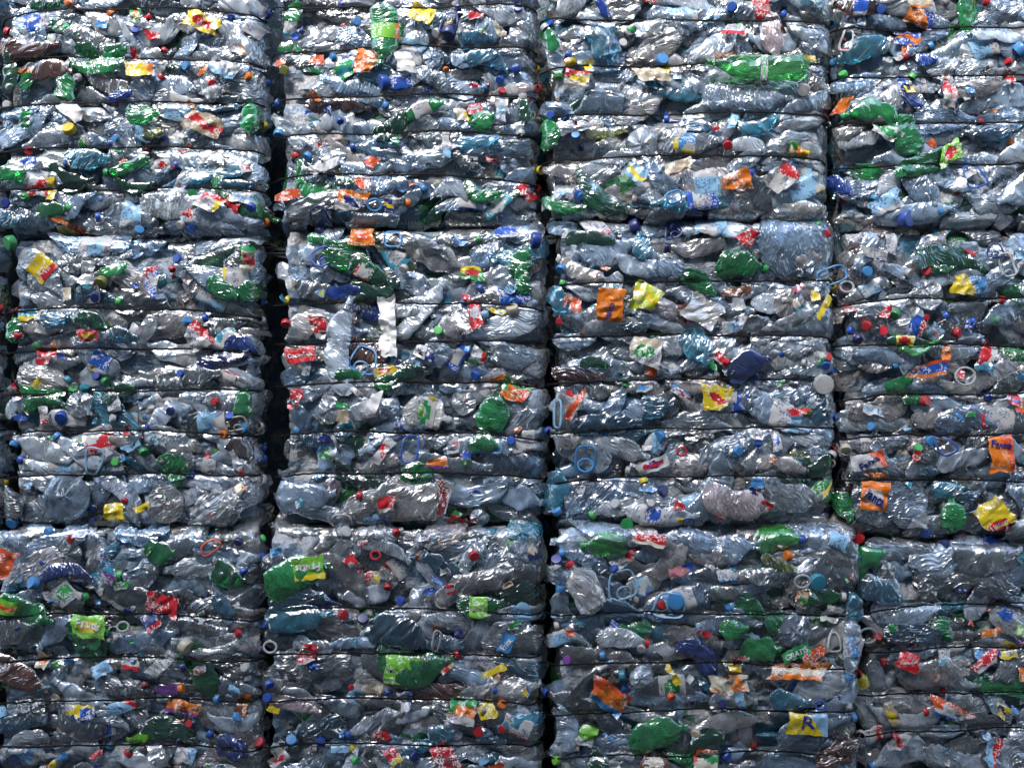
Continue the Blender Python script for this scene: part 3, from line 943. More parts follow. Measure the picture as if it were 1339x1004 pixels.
# b = bottle x y length width angle plastic | s = label scrap x y w h angle inks | c = cap x y diameter colour
# h = handle x y w h angle colour | p = white film x y w h angle | r = ring x y diameter colour | e = bottle end x y diameter plastic
NOTES = {
1: """b 230 20 150 70 0 dgreen; c 340 20 30 red; b 215 110 290 100 15 clear cap=orange lab=blue_white; b 170 195 300 80 168 clear cap=red lab=green_red_white
b 150 240 300 100 0 brown; b 270 335 180 100 5 brown; s 150 330 150 60 0 white_orange; b 310 140 110 60 0 dgreen; s 1000 118 210 115 -25 yellow_red
s 1230 130 100 80 -20 white; s 665 75 60 80 0 green_orange; c 655 145 42 blue; c 790 240 36 red; s 1150 235 110 50 -15 white_orange
b 470 325 260 95 190 green cap=white; b 325 420 130 100 80 green; c 385 383 40 white; c 45 425 42 white; c 25 505 42 white; b 50 340 220 70 90 dgreen
b 565 250 100 80 0 green; b 440 255 100 80 0 green; s 660 260 60 90 0 red_white; s 685 340 165 80 0 yellow_orange; c 897 315 44 skyblue; c 1210 375 44 orange
s 1085 335 180 95 -20 white_lightblue; p 1040 450 110 75 30; c 1030 408 45 red; b 1230 560 140 105 90 green; b 1080 500 290 75 8 dteal; b 700 565 150 95 0 green
b 120 575 90 60 90 green; p 350 540 160 85 -40; c 340 630 64 yellow; s 985 600 200 105 -20 tan_red; c 1000 633 44 lightgreen; s 690 650 60 90 0 lightblue_white
c 565 675 34 skyblue; b 590 470 120 60 20 cobalt; b 745 645 100 65 0 olive; c 140 735 42 red; b 430 770 210 105 0 teal; c 320 790 38 blue; s 150 785 100 45 0 blue
b 60 845 160 85 175 green; b 620 810 220 65 205 green cap=green; b 330 885 200 95 -20 dgreen; s 790 800 85 55 0 white_red; p 890 890 80 190 -25
s 250 920 45 120 0 yellow; s 355 910 115 95 -40 white_olive; b 1150 900 160 50 0 dteal; c 935 942 42 green; c 125 960 42 green; b 640 910 200 60 -10 dgreen
s 1190 820 80 60 10 white_red; p 1020 760 130 70 0""",
2: """b 200 45 100 75 60 green; s 825 70 140 105 -25 yellow; h 960 115 120 105 0 navy; c 953 165 78 navy; c 897 165 46 white; b 1090 195 160 100 0 teal
b 1150 280 210 90 -10 teal; s 1085 75 85 55 0 red_white; c 1293 52 42 blue; s 210 150 90 32 30 blue; c 505 100 42 skyblue; s 310 290 75 42 0 orangered
s 130 300 60 32 0 orangered; c 150 335 46 olive; s 560 320 125 130 -20 orange; c 385 270 42 skyblue; s 455 340 110 80 40 green_teal; b 760 400 280 65 12 clear lab=blue_white
c 640 405 72 blue; c 943 342 30 orange; c 1280 332 46 blue; c 1205 385 42 blue; s 1080 412 55 22 0 red; c 1215 437 36 red; b 840 530 190 75 25 green lab=white_red
b 700 610 210 95 35 dgreen; s 1080 520 80 75 0 red_white; b 1125 590 120 95 20 green; s 1208 540 62 125 0 white_lightblue; c 1303 640 40 white; c 100 500 42 blue
c 125 650 52 skyblue; c 425 587 36 blue; c 615 675 36 blue; b 690 665 100 45 -60 green; s 340 695 105 42 20 white_red; c 270 765 46 skyblue; c 322 830 40 blue
s 575 785 85 65 -30 orangered; s 550 890 105 75 -30 orangered; s 940 690 52 185 3 white_lightblue; s 1080 790 52 52 0 white_black; s 1170 770 75 22 0 red
b 455 880 95 55 0 dgreen; b 1110 950 180 80 -20 green; s 1325 905 42 95 0 red; b 800 30 180 60 5 clear; p 745 310 110 130 5; s 1020 560 70 80 10 cream_yellow
b 1100 690 200 70 10 teal; p 350 820 180 50 20""",
3: """s 640 8 135 32 5 red; s 1165 50 95 115 15 red_pink; c 1030 38 48 blue; b 405 50 120 45 -60 cobalt; b 95 195 120 62 110 green cap=white; c 115 125 36 blue
b 420 220 190 165 -70 teal; s 550 145 135 62 20 white_green; c 500 212 42 white; s 1030 150 115 62 0 white_red; c 692 292 60 skyblue; s 708 345 55 72 0 yellow
s 240 310 62 52 -30 yellow_orange; s 330 330 62 62 0 yellow; s 275 395 175 92 -5 cream_yellow_red; s 640 365 175 82 5 cream_tan; s 985 295 85 42 10 orange
b 1110 480 430 140 0 clear_blue; b 150 640 150 85 90 green; c 150 560 42 blue; c 222 580 40 blue; s 245 620 85 62 0 red; s 350 600 145 62 0 white_tan
c 270 660 42 skyblue; c 715 580 42 blue; b 870 620 150 65 0 dteal; b 830 690 310 115 0 clear lab=white_skyblue_yellow; c 1000 718 46 red; s 1025 605 42 82 -20 lightblue
s 545 850 135 92 -40 lightblue_yellow; s 770 825 185 85 20 tan_brown; s 1030 885 165 105 10 orange; b 1160 930 200 115 112 smoky cap=blue
s 1265 880 165 115 35 white_red; c 290 948 50 skyblue; b 20 520 120 65 100 dgreen cap=white; c 5 640 42 white; c 85 487 28 red; s 45 920 72 105 30 red
b 1220 190 220 130 -80 pink; p 620 150 150 90 10; s 210 940 120 60 0 white_lightblue; b 420 650 200 60 8 olive""",
4: """s 290 25 135 55 -15 lightblue_teal; s 835 85 155 82 -15 orange_blue; s 795 175 125 92 -15 blue_orange; s 835 20 135 52 0 cream_orange; c 640 48 42 blue
c 445 360 44 lightgreen; h 470 200 62 105 -20 white; c 425 192 22 red; c 435 243 22 red; s 968 430 62 205 2 white_red; s 1000 420 18 260 6 navy; c 1250 307 40 red
c 1320 245 82 skyblue; b 590 530 250 120 170 green cap=green; s 455 510 72 105 -20 orange_orangered; b 780 480 140 65 -50 cobalt; s 780 435 52 32 0 yellow
c 255 447 62 white; s 660 640 155 82 -30 white_green; b 770 680 210 155 -60 green; s 885 703 70 50 30 orangered; b 900 780 330 100 20 green; s 975 745 135 115 25 limegreen_red
c 750 838 46 red; h 1085 860 125 115 20 blue; s 1070 845 82 42 20 white; p 1005 895 62 52 0; b 415 890 140 75 -30 cobalt; s 665 975 145 62 30 lightblue_white
s 230 745 115 62 -20 yellow_orange; c 205 715 42 green; s 1265 380 52 62 0 red; c 345 920 46 cream; s 290 290 62 42 0 yellow; b 780 820 150 60 15 green
b 1180 640 200 90 -5 dteal; s 750 385 40 60 0 blue; b 1230 160 260 90 -8 clear; b 870 285 100 60 0 cobalt""",
5: """c 38 62 42 cobalt; c 125 30 46 green; b 250 85 130 80 10 green; c 315 75 42 lightgreen; s 285 20 105 82 -20 white_yellow; s 285 130 95 62 -20 orange
s 310 205 125 42 0 yellow_red; c 460 120 46 blue; c 660 187 46 skyblue; s 1030 60 155 122 -30 white_yellow_red; s 1140 75 85 62 -30 red; s 1170 30 145 72 0 white_lightblue
s 930 115 52 52 45 red; c 880 165 42 white; c 928 200 42 blue; c 1235 80 46 blue; c 45 250 72 green; b 220 400 280 125 -45 clear lab=yellow_red_yellow; p 445 390 75 145 -5
h 455 500 105 105 0 black; c 480 520 52 navy; b 560 385 130 60 20 green; c 500 445 62 olive; s 735 420 82 195 -5 blue_white_red; c 855 325 46 blue; c 830 377 36 red
s 905 420 62 52 -40 white_red; b 1085 480 160 90 -30 green; b 1140 395 260 145 90 smoky lab=white_yellow; b 1260 480 150 110 -5 green; s 1245 330 62 135 -5 tan_red_green
s 320 500 52 62 0 cream; b 460 620 180 90 -20 dgreen; s 140 600 115 62 0 teal_yellow; b 60 670 110 95 90 green; c 85 700 42 red; b 275 620 130 95 0 teal
s 445 705 115 62 0 red_yellow; b 600 700 180 85 0 dteal; s 670 690 62 82 -30 white_lightblue; c 905 630 46 skyblue; s 950 710 125 145 30 white_red
b 1170 745 150 100 -10 cobalt; b 1090 820 250 60 10 navy; s 225 785 85 52 0 red; s 210 830 62 32 0 red; s 455 855 46 36 0 yellow; c 460 900 42 cobalt
s 185 935 85 62 -20 yellow; c 315 920 46 teal; c 395 955 46 teal; c 335 962 42 lightgreen; c 505 925 42 green; b 200 985 210 70 -5 green; b 570 970 170 80 20 dgreen
c 885 885 36 blue; b 1050 180 280 80 -5 clear_blue; b 60 140 170 90 -10 dteal; s 205 600 60 60 0 white""",
6: """h 330 140 115 115 20 navy; c 318 175 46 navy; s 540 220 135 105 -5 orange_orangered; h 685 235 95 75 0 skyblue; b 330 230 110 55 -10 green
b 490 330 260 130 -20 green; b 575 395 220 95 -30 dgreen lab=dgreen_white_red; h 340 320 115 85 30 blue; b 600 475 240 120 10 dgreen; c 737 378 44 white
b 450 485 160 65 10 cobalt; s 1065 395 125 75 -5 green_red_yellow; c 1108 475 40 blue; s 1255 480 52 62 -30 lightblue; s 1230 205 115 75 20 blue_white
b 1310 340 130 105 60 green; b 1310 430 120 95 90 green; c 165 645 46 red; b 250 650 230 135 205 clear_warm; s 320 670 78 125 5 red_white
s 235 795 155 78 8 red t=Coca-Cola,white,.85,0,.0; s 265 850 45 112 -20 white_lightblue; h 545 820 135 125 -20 skyblue; b 1010 640 210 150 35 clear_warm
s 1085 590 75 175 12 red_white; s 1045 520 42 42 0 red; c 908 680 46 lightgreen; c 1130 600 42 lightblue; c 1265 575 62 cream; s 1190 575 85 42 -30 yellow_lightblue
s 490 720 42 42 0 red; s 640 870 135 52 10 yellow_red; b 710 910 210 70 25 green; s 820 780 58 58 -20 white_black; s 870 810 52 52 -20 navy; s 790 840 62 32 -20 lightblue
s 1100 800 95 75 -40 white_red; c 1087 893 50 blue; s 215 985 62 52 0 red; s 160 15 165 48 5 orangered; s 485 60 155 115 -10 white_navy_orange; r 600 75 66 skyblue
s 660 70 60 70 0 navy_yellow; b 800 560 260 90 12 clear; b 480 890 130 60 0 green; s 340 490 60 60 -30 lightblue_yellow; b 760 880 170 90 30 dgreen""",
7: """c 285 22 50 blue; h 740 40 95 55 20 skyblue; c 565 168 78 navy; h 745 190 115 75 20 navy; c 760 170 62 navy; c 90 240 78 cobalt; s 1100 225 85 95 -30 red
b 1080 345 220 135 5 green cap=green; b 590 260 120 95 90 teal; c 197 382 48 skyblue; b 340 230 240 70 0 dgreen; b 880 440 190 90 -30 green; s 1000 400 52 42 0 blue_red
s 430 560 135 165 -5 orange t=Fanta,navy,.62,78,-.18; s 620 525 175 155 -15 lime_yellow; p 890 590 195 155 -30; s 915 640 62 52 30 orange; s 230 530 32 95 45 green_red
b 185 545 140 95 -60 teal; c 188 635 32 red; s 1060 490 135 55 0 brown; s 1040 655 135 65 20 white_lightblue; p 1060 545 75 65 0; b 560 670 140 65 0 dteal
s 600 780 175 145 -15 white_green_cream; b 860 770 170 135 -60 teal; s 970 810 105 55 -45 red_white; b 1105 830 200 125 30 navy; s 640 870 75 75 60 orangered
b 280 890 250 70 -3 brown; s 740 860 62 52 0 white_lightblue; b 370 830 130 65 0 dgreen; b 210 85 210 70 -15 green; b 470 170 200 60 0 clear; s 250 550 110 80 -20 orangered_pink
s 800 600 60 110 20 brown_red; b 1160 650 300 100 -10 smoky""",
8: """s 660 65 165 95 30 lightblue_white; c 770 130 88 blue; c 338 147 40 green; c 390 208 44 red; b 190 285 430 290 180 clear_blue; s 685 250 62 115 -8 white
s 590 310 135 55 -15 white_navy; p 510 330 44 44 0; c 568 392 50 skyblue; c 860 388 50 red; b 945 380 120 45 0 green; b 980 310 350 120 -5 dgreen
s 1055 455 185 115 -15 yellow_skyblue; h 1190 290 105 65 0 navy; h 1245 360 75 115 10 white; c 770 400 46 white; s 225 475 44 44 -30 red_blue; s 310 510 46 46 0 yellow
s 345 570 30 135 -30 yellow; r 460 465 62 white; s 655 590 44 75 -15 red_pink; c 697 600 46 green; c 565 655 46 red; c 492 678 44 blue; c 525 718 44 navy; c 950 607 44 blue
c 1020 688 46 red; s 805 655 85 105 -25 blue_red; c 848 615 27 red; s 900 690 85 75 -45 lightblue_pink; s 640 680 44 44 0 red; b 760 730 210 45 -3 green lab=yellow_red
b 800 775 250 60 -8 lgreen; s 1175 790 80 125 -30 red_white; b 1160 850 90 50 0 teal; s 860 865 215 82 5 blue_orange_orangered; s 960 790 52 85 0 orange; r 1050 900 100 white
b 740 940 130 80 20 green; c 392 808 46 red; c 360 848 44 blue; c 262 835 36 white; s 335 800 95 85 20 white_green; c 352 940 98 white; s 500 565 95 52 0 pink_white
s 1080 640 62 62 0 blue; b 640 800 260 100 -10 clear_blue; p 1240 160 110 80 -20; b 1050 560 160 60 10 smoky; s 1250 300 60 60 0 white""",
9: """s 75 60 62 105 30 white_red; b 200 75 200 90 10 green; s 545 95 72 102 20 white_black; s 208 160 44 85 0 white_red; c 285 170 60 blue; s 95 170 75 27 -10 blue
c 540 175 42 white; c 840 140 42 navy; c 1052 92 40 red; b 1180 95 140 95 90 green; c 1120 165 42 blue; c 1180 220 50 skyblue; h 1155 200 115 65 10 cream; c 1088 253 40 orange
s 615 230 32 52 0 red_white; c 60 300 44 skyblue; s 250 268 75 27 20 green_red; s 385 280 52 44 0 white_limegreen; h 455 385 115 135 165 lightblue; c 552 387 40 lightgreen
c 695 340 48 green; b 855 430 160 125 -80 green; h 820 400 90 100 20 green; s 640 310 125 55 30 lightblue; s 565 425 62 52 0 white_skyblue; s 550 630 105 95 -5 yellow
s 690 610 85 38 20 yellow; c 597 578 32 red; s 815 605 62 44 0 pink; e 315 565 235 clear_blue; e 800 595 190 clear_warm; b 50 590 170 115 90 smoky; b 1180 320 150 95 -40 brown
s 1180 510 52 52 40 cream; c 30 708 58 skyblue; c 235 720 52 skyblue; c 432 678 36 navy; p 435 730 195 22 5; c 350 758 40 red; s 45 870 115 155 -20 orangered
b 345 900 250 70 2 navy; b 800 820 140 110 -10 green; b 775 730 90 60 0 dteal; b 1125 930 170 120 -20 green; h 1040 790 135 55 35 orangered; c 1175 765 42 navy
c 1200 910 42 blue; s 550 865 75 27 -15 skyblue; s 540 925 105 55 -30 purple_grey; c 185 965 62 skyblue; s 620 975 85 44 0 green_white; e 375 110 130 clear; p 1060 600 200 190 -20
s 480 690 110 30 -5 cream; b 600 280 170 60 10 clear_warm""",
10: """s 205 90 62 95 -10 red; p 600 100 62 115 -15; s 610 145 30 40 0 red; b 860 145 200 155 -10 white cap=white lab=white_green; s 830 120 60 80 -10 limegreen_white
s 1270 40 175 125 -25 orange_orangered_green; b 1180 140 190 155 60 green; s 1120 200 42 52 0 white_black; c 1193 210 44 red; s 735 220 85 52 -30 white_blue
h 770 320 120 125 10 blue; h 1170 290 125 105 -5 skyblue; c 1258 282 44 blue; b 1130 280 130 105 0 green; s 365 268 95 44 0 navy_white; s 365 340 95 62 0 green_white_skyblue
s 640 330 52 155 -35 white_red; s 985 310 78 105 0 white_pink; s 890 390 135 52 0 orange_purple; p 175 430 95 27 25; b 720 580 400 185 177 clear_warm cap=red; s 660 580 95 88 5 red_white
b 270 570 280 185 5 clear_blue; s 935 560 62 175 -8 maroon_white; h 440 700 105 95 0 white; c 455 725 58 white; h 640 697 95 48 0 blue; c 707 707 40 red
s 1020 695 140 55 -25 red t=Coca-Cola,white,.8,0,0; c 1080 828 50 red; b 950 740 220 105 20 clear_warm; s 545 770 58 32 0 white_red; b 240 910 310 165 25 green
s 290 890 150 110 8 limegreen_yellow t=Frutis,white,.8,180,.05; b 470 920 330 135 -30 clear_warm; s 515 885 62 140 45 red_white; s 610 940 44 75 0 yellow_tan; r 608 828 46 red
s 860 90 50 60 -15 yellow_blue; e 680 110 90 clear; b 900 290 150 70 -5 clear; s 450 160 60 60 0 tan""",
11: """s 270 115 52 205 -35 orangered_white; h 180 150 52 135 -10 lightblue; s 590 25 125 55 5 white_skyblue; b 670 120 150 115 0 teal; b 430 190 320 95 5 dteal; s 780 50 115 44 -35 white_red_skyblue
s 955 82 165 142 -5 yellow_red_yellow; c 683 262 58 skyblue; h 315 370 120 125 0 skyblue; r 315 400 72 skyblue; s 645 400 165 62 20 white_navy t=Rosun,red,.6,0,0
r 785 335 46 red; c 530 430 46 grey; b 850 400 200 125 20 clear_warm; c 1050 330 48 skyblue; c 1147 293 40 blue; p 1130 250 75 52 0; s 1240 280 48 115 5 white_blue
b 190 530 210 125 70 teal; c 160 628 52 skyblue; s 615 518 100 20 -3 skyblue; c 692 523 54 navy; c 465 588 50 white; c 630 583 38 white; b 400 550 340 155 5 clear_blue
s 770 600 75 55 -20 red; b 1060 590 330 160 -10 pink; s 985 630 72 115 30 red_white; s 1170 600 85 75 -40 red_white; s 1140 480 62 62 0 skyblue; s 1140 530 75 55 0 navy_red
b 400 770 200 125 175 lgreen cap=green; c 520 700 62 green; s 610 750 185 65 -10 red_cream; b 690 680 280 85 15 clear_warm; s 780 670 44 44 0 yellow; h 815 690 52 62 0 blue
b 1250 745 210 120 8 lgreen cap=blue; s 1240 760 62 52 -20 white_green; s 500 860 135 65 30 white_red; c 450 890 42 blue; b 960 810 390 130 -8 clear_blue; s 770 895 155 62 25 pink_blue
c 165 880 46 white; c 75 830 46 navy; c 130 845 52 cobalt; c 60 810 46 cream; b 480 320 320 120 -15 clear; b 1240 870 160 60 -20 olive""",
12: """s 615 135 115 52 -8 white_lightblue; c 602 215 42 skyblue; c 865 90 52 red; b 815 75 110 65 0 green; s 230 140 95 32 0 red; c 275 140 42 olive; h 945 300 105 115 30 blue
c 890 285 52 skyblue; s 1210 345 122 180 5 orange_orangered t=Fanta,navy,.85,-16,.27; c 828 320 42 lightgreen; s 815 355 38 62 10 red; s 572 380 180 82 10 white_orangered t=Fanta,navy,.6,22,-.1
b 870 435 110 50 0 dteal; b 345 400 150 85 40 dgreen cap=white; c 470 325 52 cream; s 610 455 138 34 0 orange; s 603 550 142 142 -5 orange_white t=Fanta,navy,.8,-28,-.08
b 740 570 430 240 -30 clear_blue; b 990 520 180 95 0 teal; b 1000 640 150 115 90 green; b 1060 560 120 65 0 dteal; s 1165 648 175 160 30 yellow_yellow; s 1222 668 42 165 28 red; s 1195 690 100 40 32 red t=Lipton,white,.85,0,0
b 370 510 180 130 -40 green lab=green_yellow; b 430 610 140 105 -60 green; b 310 690 230 75 5 clear_warm cap=navy; b 540 850 200 115 40 green; b 750 820 340 115 0 smoky
c 872 735 50 blue; c 962 775 50 navy; s 1030 768 65 18 0 red; b 1160 860 330 150 5 smoky; c 165 830 52 orange; r 225 945 72 white; c 300 950 82 teal; s 510 930 27 75 0 red
b 1060 170 280 120 4 clear_blue; s 1280 80 60 50 -20 red_blue; s 1310 110 40 80 0 orangered; b 640 650 230 110 -10 clear; p 820 670 90 80 0; b 200 560 300 150 -5 clear; s 1125 190 15 90 0 red""",
13: """b 150 240 270 140 -20 green; s 62 200 135 78 -10 limegreen_orange t=Towers,red,.75,0,.1; b 440 340 210 180 0 green; s 447 310 165 112 -5 limegreen_yellow t=Frutis,white,.75,-6,.12
c 372 335 42 blue; c 425 168 44 green; s 815 190 165 95 -15 red; s 330 165 195 55 0 white_skyblue; s 760 275 85 95 40 navy_red; r 615 305 52 white; c 570 365 36 white
c 1175 330 38 red; s 1010 245 62 55 30 white_green; b 1110 220 140 85 -60 dteal; c 930 390 74 cream; s 825 470 72 185 -40 white; b 1080 430 310 70 10 clear; b 120 540 310 125 -25 brown
s 640 490 85 62 0 white_red; s 515 510 95 62 30 lightblue; s 990 510 95 55 0 white_red; c 915 490 46 navy; s 230 460 62 95 -20 cream_orange; b 850 605 120 65 5 purple cap=orange
c 720 590 42 maroon; c 1075 650 46 skyblue; c 1175 730 46 skyblue; s 460 710 135 95 8 blue_navy_yellow; s 615 690 135 65 20 lightblue_red; s 910 690 195 85 -10 orange_purple
s 20 720 85 52 20 lightblue; b 770 800 310 120 190 dgreen cap=red; c 932 777 40 red; s 680 850 105 44 0 limegreen; c 880 865 40 navy; p 780 930 85 155 30; s 910 930 105 75 -10 white_lightblue
b 1150 890 150 120 -30 cobalt; s 115 895 105 32 0 white_lightblue; c 282 968 34 yellow; c 1085 903 36 red; c 1210 495 46 white; s 1195 670 62 105 -15 brown_orange
s 380 690 70 60 0 white_yellow; b 640 160 260 110 -15 smoky; b 70 330 280 120 5 smoky; b 1000 310 260 100 -12 smoky""",
14: """c 660 120 36 red; s 965 115 58 52 30 red_white; s 910 80 75 32 -25 blue_lightblue; b 1120 200 210 95 0 green lab=limegreen; c 725 185 46 blue; b 240 265 310 135 4 teal
c 450 247 48 red; c 75 295 46 blue; c 545 268 52 navy; s 290 395 85 44 -20 red; s 275 455 85 42 10 red_white; r 103 397 62 white; b 740 330 300 155 -15 dteal; h 900 370 42 105 -20 white
c 1008 335 44 navy; b 1200 330 190 105 50 clear; s 1235 370 62 95 -22 skyblue t=Fritt,white,1.1,68,0; b 785 520 400 190 -10 green cap=red; s 738 512 190 150 -12 limegreen_limegreen
s 690 510 48 38 -8 white_black; c 893 455 58 blue; s 945 490 82 85 -50 cream_red; s 1175 500 145 44 25 yellow; s 1190 540 62 62 15 cream_red; c 1180 600 34 blue; c 490 595 30 red
s 600 590 105 75 -20 cream_tan; c 662 625 34 blue; s 750 660 62 95 10 white_blue; c 100 575 46 blue; c 90 640 46 blue; s 1020 705 155 125 -5 orange_white_green; s 1145 695 95 85 20 yellow
c 1215 665 44 orange; s 120 695 85 42 -30 yellow; b 235 680 230 65 -15 pink; c 1100 800 48 red; c 1215 780 40 red; b 925 810 120 95 0 teal; b 1165 840 140 55 -5 teal
s 640 820 85 65 20 red; s 695 905 75 105 35 red_yellow; s 960 930 95 190 38 red_maroon; c 797 912 50 navy; c 510 947 42 lightgreen; c 335 873 46 blue; c 197 855 52 skyblue
s 140 940 115 52 30 white_red; s 430 890 95 62 0 lightblue; s 1180 975 95 44 10 orangered; s 490 890 85 42 -30 white; s 1325 600 40 70 0 yellow_blue; b 230 160 260 90 8 dteal
b 1130 80 300 110 12 clear_warm; s 1240 85 70 35 20 tan_brown""",
15: """h 490 100 175 135 15 lightblue; b 190 190 150 95 95 clear cap=skyblue; h 720 200 145 115 -5 lightblue; c 750 180 84 skyblue; c 680 200 40 red; s 590 140 75 32 -35 white_blue
b 430 205 340 95 -5 dteal; s 985 50 105 52 10 white_skyblue; b 985 140 160 80 5 smoky; s 995 200 44 44 0 skyblue; b 490 350 240 95 -5 clear cap=red; c 580 400 42 white; s 235 320 52 52 0 orangered
c 225 460 42 purple; b 890 455 270 115 -45 navy; b 1160 410 170 125 0 green; b 1030 310 120 105 0 green; b 1210 260 120 75 60 green; s 415 630 215 140 -35 orange_skyblue_orangered
s 730 530 28 125 35 yellow; c 725 640 44 orangered; s 960 590 155 115 -8 cream_orange; s 1050 570 105 95 0 orange_cream; s 1060 460 85 52 10 red_white; s 1030 500 85 44 0 yellow
c 490 530 52 teal; b 230 790 240 115 88 clear; s 232 885 115 75 0 white_navy; s 320 820 85 95 -20 limegreen_white; b 670 800 270 140 20 green; c 167 940 44 limegreen
b 370 950 160 125 90 dgreen; c 840 810 48 cream; b 890 900 200 150 -85 dgreen; s 890 920 135 105 0 cream_green_orangered; c 992 928 50 blue; s 640 930 145 85 -5 brown_cream; p 470 970 44 62 -40
c 975 680 42 navy; s 1060 670 42 105 20 lightblue; e 590 530 110 clear; b 600 740 220 70 -15 clear; b 390 740 300 120 -25 smoky; s 400 480 90 40 15 white_lightblue""",
16: """s 195 415 150 62 24 green t=GRATIS,white,.85,0,0; s 275 425 150 62 32 orangered; s 210 500 275 82 0 orange_cream; e 185 310 165 clear; b 320 150 220 95 5 green cap=white
s 225 160 62 92 -10 cream_limegreen_orange; s 380 240 115 110 -20 white; h 385 370 85 85 0 white; r 520 345 84 grey; c 605 353 42 red; b 780 340 270 95 0 dteal; c 965 370 42 green; b 920 310 80 95 90 green
s 755 470 105 88 -20 red t=Coca-Cola,white,.8,20,0; s 790 385 52 52 0 maroon; s 1130 490 175 72 35 red_white; s 1130 235 105 55 -20 red_white; s 1250 250 75 65 -30 blue
s 1215 340 205 55 12 orange; s 1310 330 52 75 0 limegreen; s 1310 390 62 44 0 purple; s 1260 430 85 82 0 yellow_white; b 170 660 180 115 -10 teal
s 250 750 190 108 0 yellow_lightblue t=R,navy,.30,0,.12; r 303 655 46 blue; s 960 720 215 85 -25 white_blue_orangered; s 1225 725 75 62 -30 yellow_navy; s 680 740 60 150 25 tan_yellow
s 720 870 92 115 -35 white_red; b 430 900 250 120 25 brown cap=white; s 400 900 120 80 25 tan_maroon; s 1160 910 95 165 -20 lightblue_red; b 760 250 330 110 2 clear_blue; b 1000 90 380 130 3 smoky
b 1210 130 200 110 0 smoky; b 620 130 220 100 -10 dteal; b 900 540 330 130 6 clear_warm; s 1320 550 40 80 0 orange; s 940 455 70 70 0 white_teal; b 80 60 220 100 0 smoky""",
}

def article(w):
    return ('an ' if w[0] in 'aeiou' else 'a ') + w

COLWORD = {'skyblue': 'sky blue', 'lightblue': 'light blue', 'lightgreen': 'light green', 'limegreen': 'lime green', 'orangered': 'red orange', 'lime': 'lime yellow'}
def cw(c):
    return COLWORD.get(c, c)

for reg, txt in NOTES.items():
    ox, oy = REG[reg]
    for item in txt.replace('\n', ';').split(';'):
        f = item.split()
        if not f:
            continue
        kind = f[0]
        opts = dict(t.split('=', 1) for t in f if '=' in t)
        f = [t for t in f if '=' not in t]
        px, py = ox + float(f[1]) / ZS, oy + float(f[2]) / ZS
        b = find_bale(px, py)
        M = 1 / (ZS * PPM)
        x, z = wx(px), wz(py)
        # keep things off the open gaps
        x = min(max(x, b.x0 + .03), b.x1 - .03)
        z = min(max(z, b.z0 + .015), b.z1 - .015)
        if kind == 'b':
            L, W, ang, mat = float(f[3]) * M, float(f[4]) * M, float(f[5]), f[6]
            lb = 'crushed ' + WORDS[mat] + ' bottle'
            if opts.get('cap'):
                lb += ' with ' + article(cw(opts['cap'])) + ' cap'
            if opts.get('lab'):
                lb += ' and printed label' if opts.get('cap') else ' with printed label'
            plain = mat in ('clear', 'clear_blue', 'clear_warm', 'smoky') and not opts
            lit = mat in ('clear', 'clear_blue', 'clear_warm', 'smoky')
            build_bottle(b, x, z, max(L, .07), W, ang, mat, cap=opts.get('cap'), lab=opts.get('lab'), layer=R.uniform(.002, .012) if lit else R.uniform(-.012, -.003),
                         crush=.8, label=None if plain else lb)
        elif kind == 'e':
            build_bottle(b, x, z, .14, float(f[3]) * M * 1.0, R.uniform(0, 90), f[4], end_on=True, flat=.8, crush=.45, layer=-.004)
        elif kind == 's':
            cols = f[6].split('_')
            cols = [c for c in cols if c in COL] or ['green']
            t = None
            if 't' in opts:
                q = opts['t'].split(',')
                t = (q[0], q[1], float(q[2]), float(q[3]), float(q[4]))
            build_scrap(b, x, z, float(f[3]) * M, float(f[4]) * M, float(f[5]), cols, off=R.uniform(.008, .013) if t else (R.uniform(.004, .012) if float(f[3]) * float(f[4]) > 11500 else R.uniform(-.018, .007)), text=t,
                        label='torn ' + ' and '.join(dict.fromkeys(cw(c) for c in cols)) + ' label' + (' with lettering' if t else ''))
        elif kind == 'p':
            build_scrap(b, x, z, float(f[3]) * M, float(f[4]) * M, float(f[5]), ['white'], material=FILM if R.random() < .5 else CLOUD, name='film_scrap', off=R.uniform(.006, .014),
                        label='crumpled piece of white film')
        elif kind == 'c':
            build_cap(b, x, z, float(f[3]) * M, f[4], label=cw(f[4]) + ' screw cap')
        elif kind == 'h':
            build_handle(b, x, z, float(f[3]) * M, float(f[4]) * M, float(f[5]), f[6], label=cw(f[6]) + ' carry handle loop')
        elif kind == 'r':
            build_ring(b, x, z, float(f[3]) * M, f[4])

# ------------------------------------------------------------------ things caught outside the wires
def PX(reg, zx, zy):
    return REG[reg][0] + zx / ZS, REG[reg][1] + zy / ZS

def tag(o, label, cat, group=None):
    o['label'] = label
    o['category'] = cat
    if group:
        o['group'] = group
    return o

def loose_bottle(reg, zx, zy, L, W, ang, mat, label, bale=None, **kw):
    px, py = PX(reg, zx, zy)
    b = BALES[bale] if bale else find_bale(px, py)
    return tag(build_bottle(b, wx(px), wz(py), L / ZS / PPM, W / ZS / PPM, ang, mat, loose=True, **kw), label, 'bottle', 'bottles caught outside the wires')

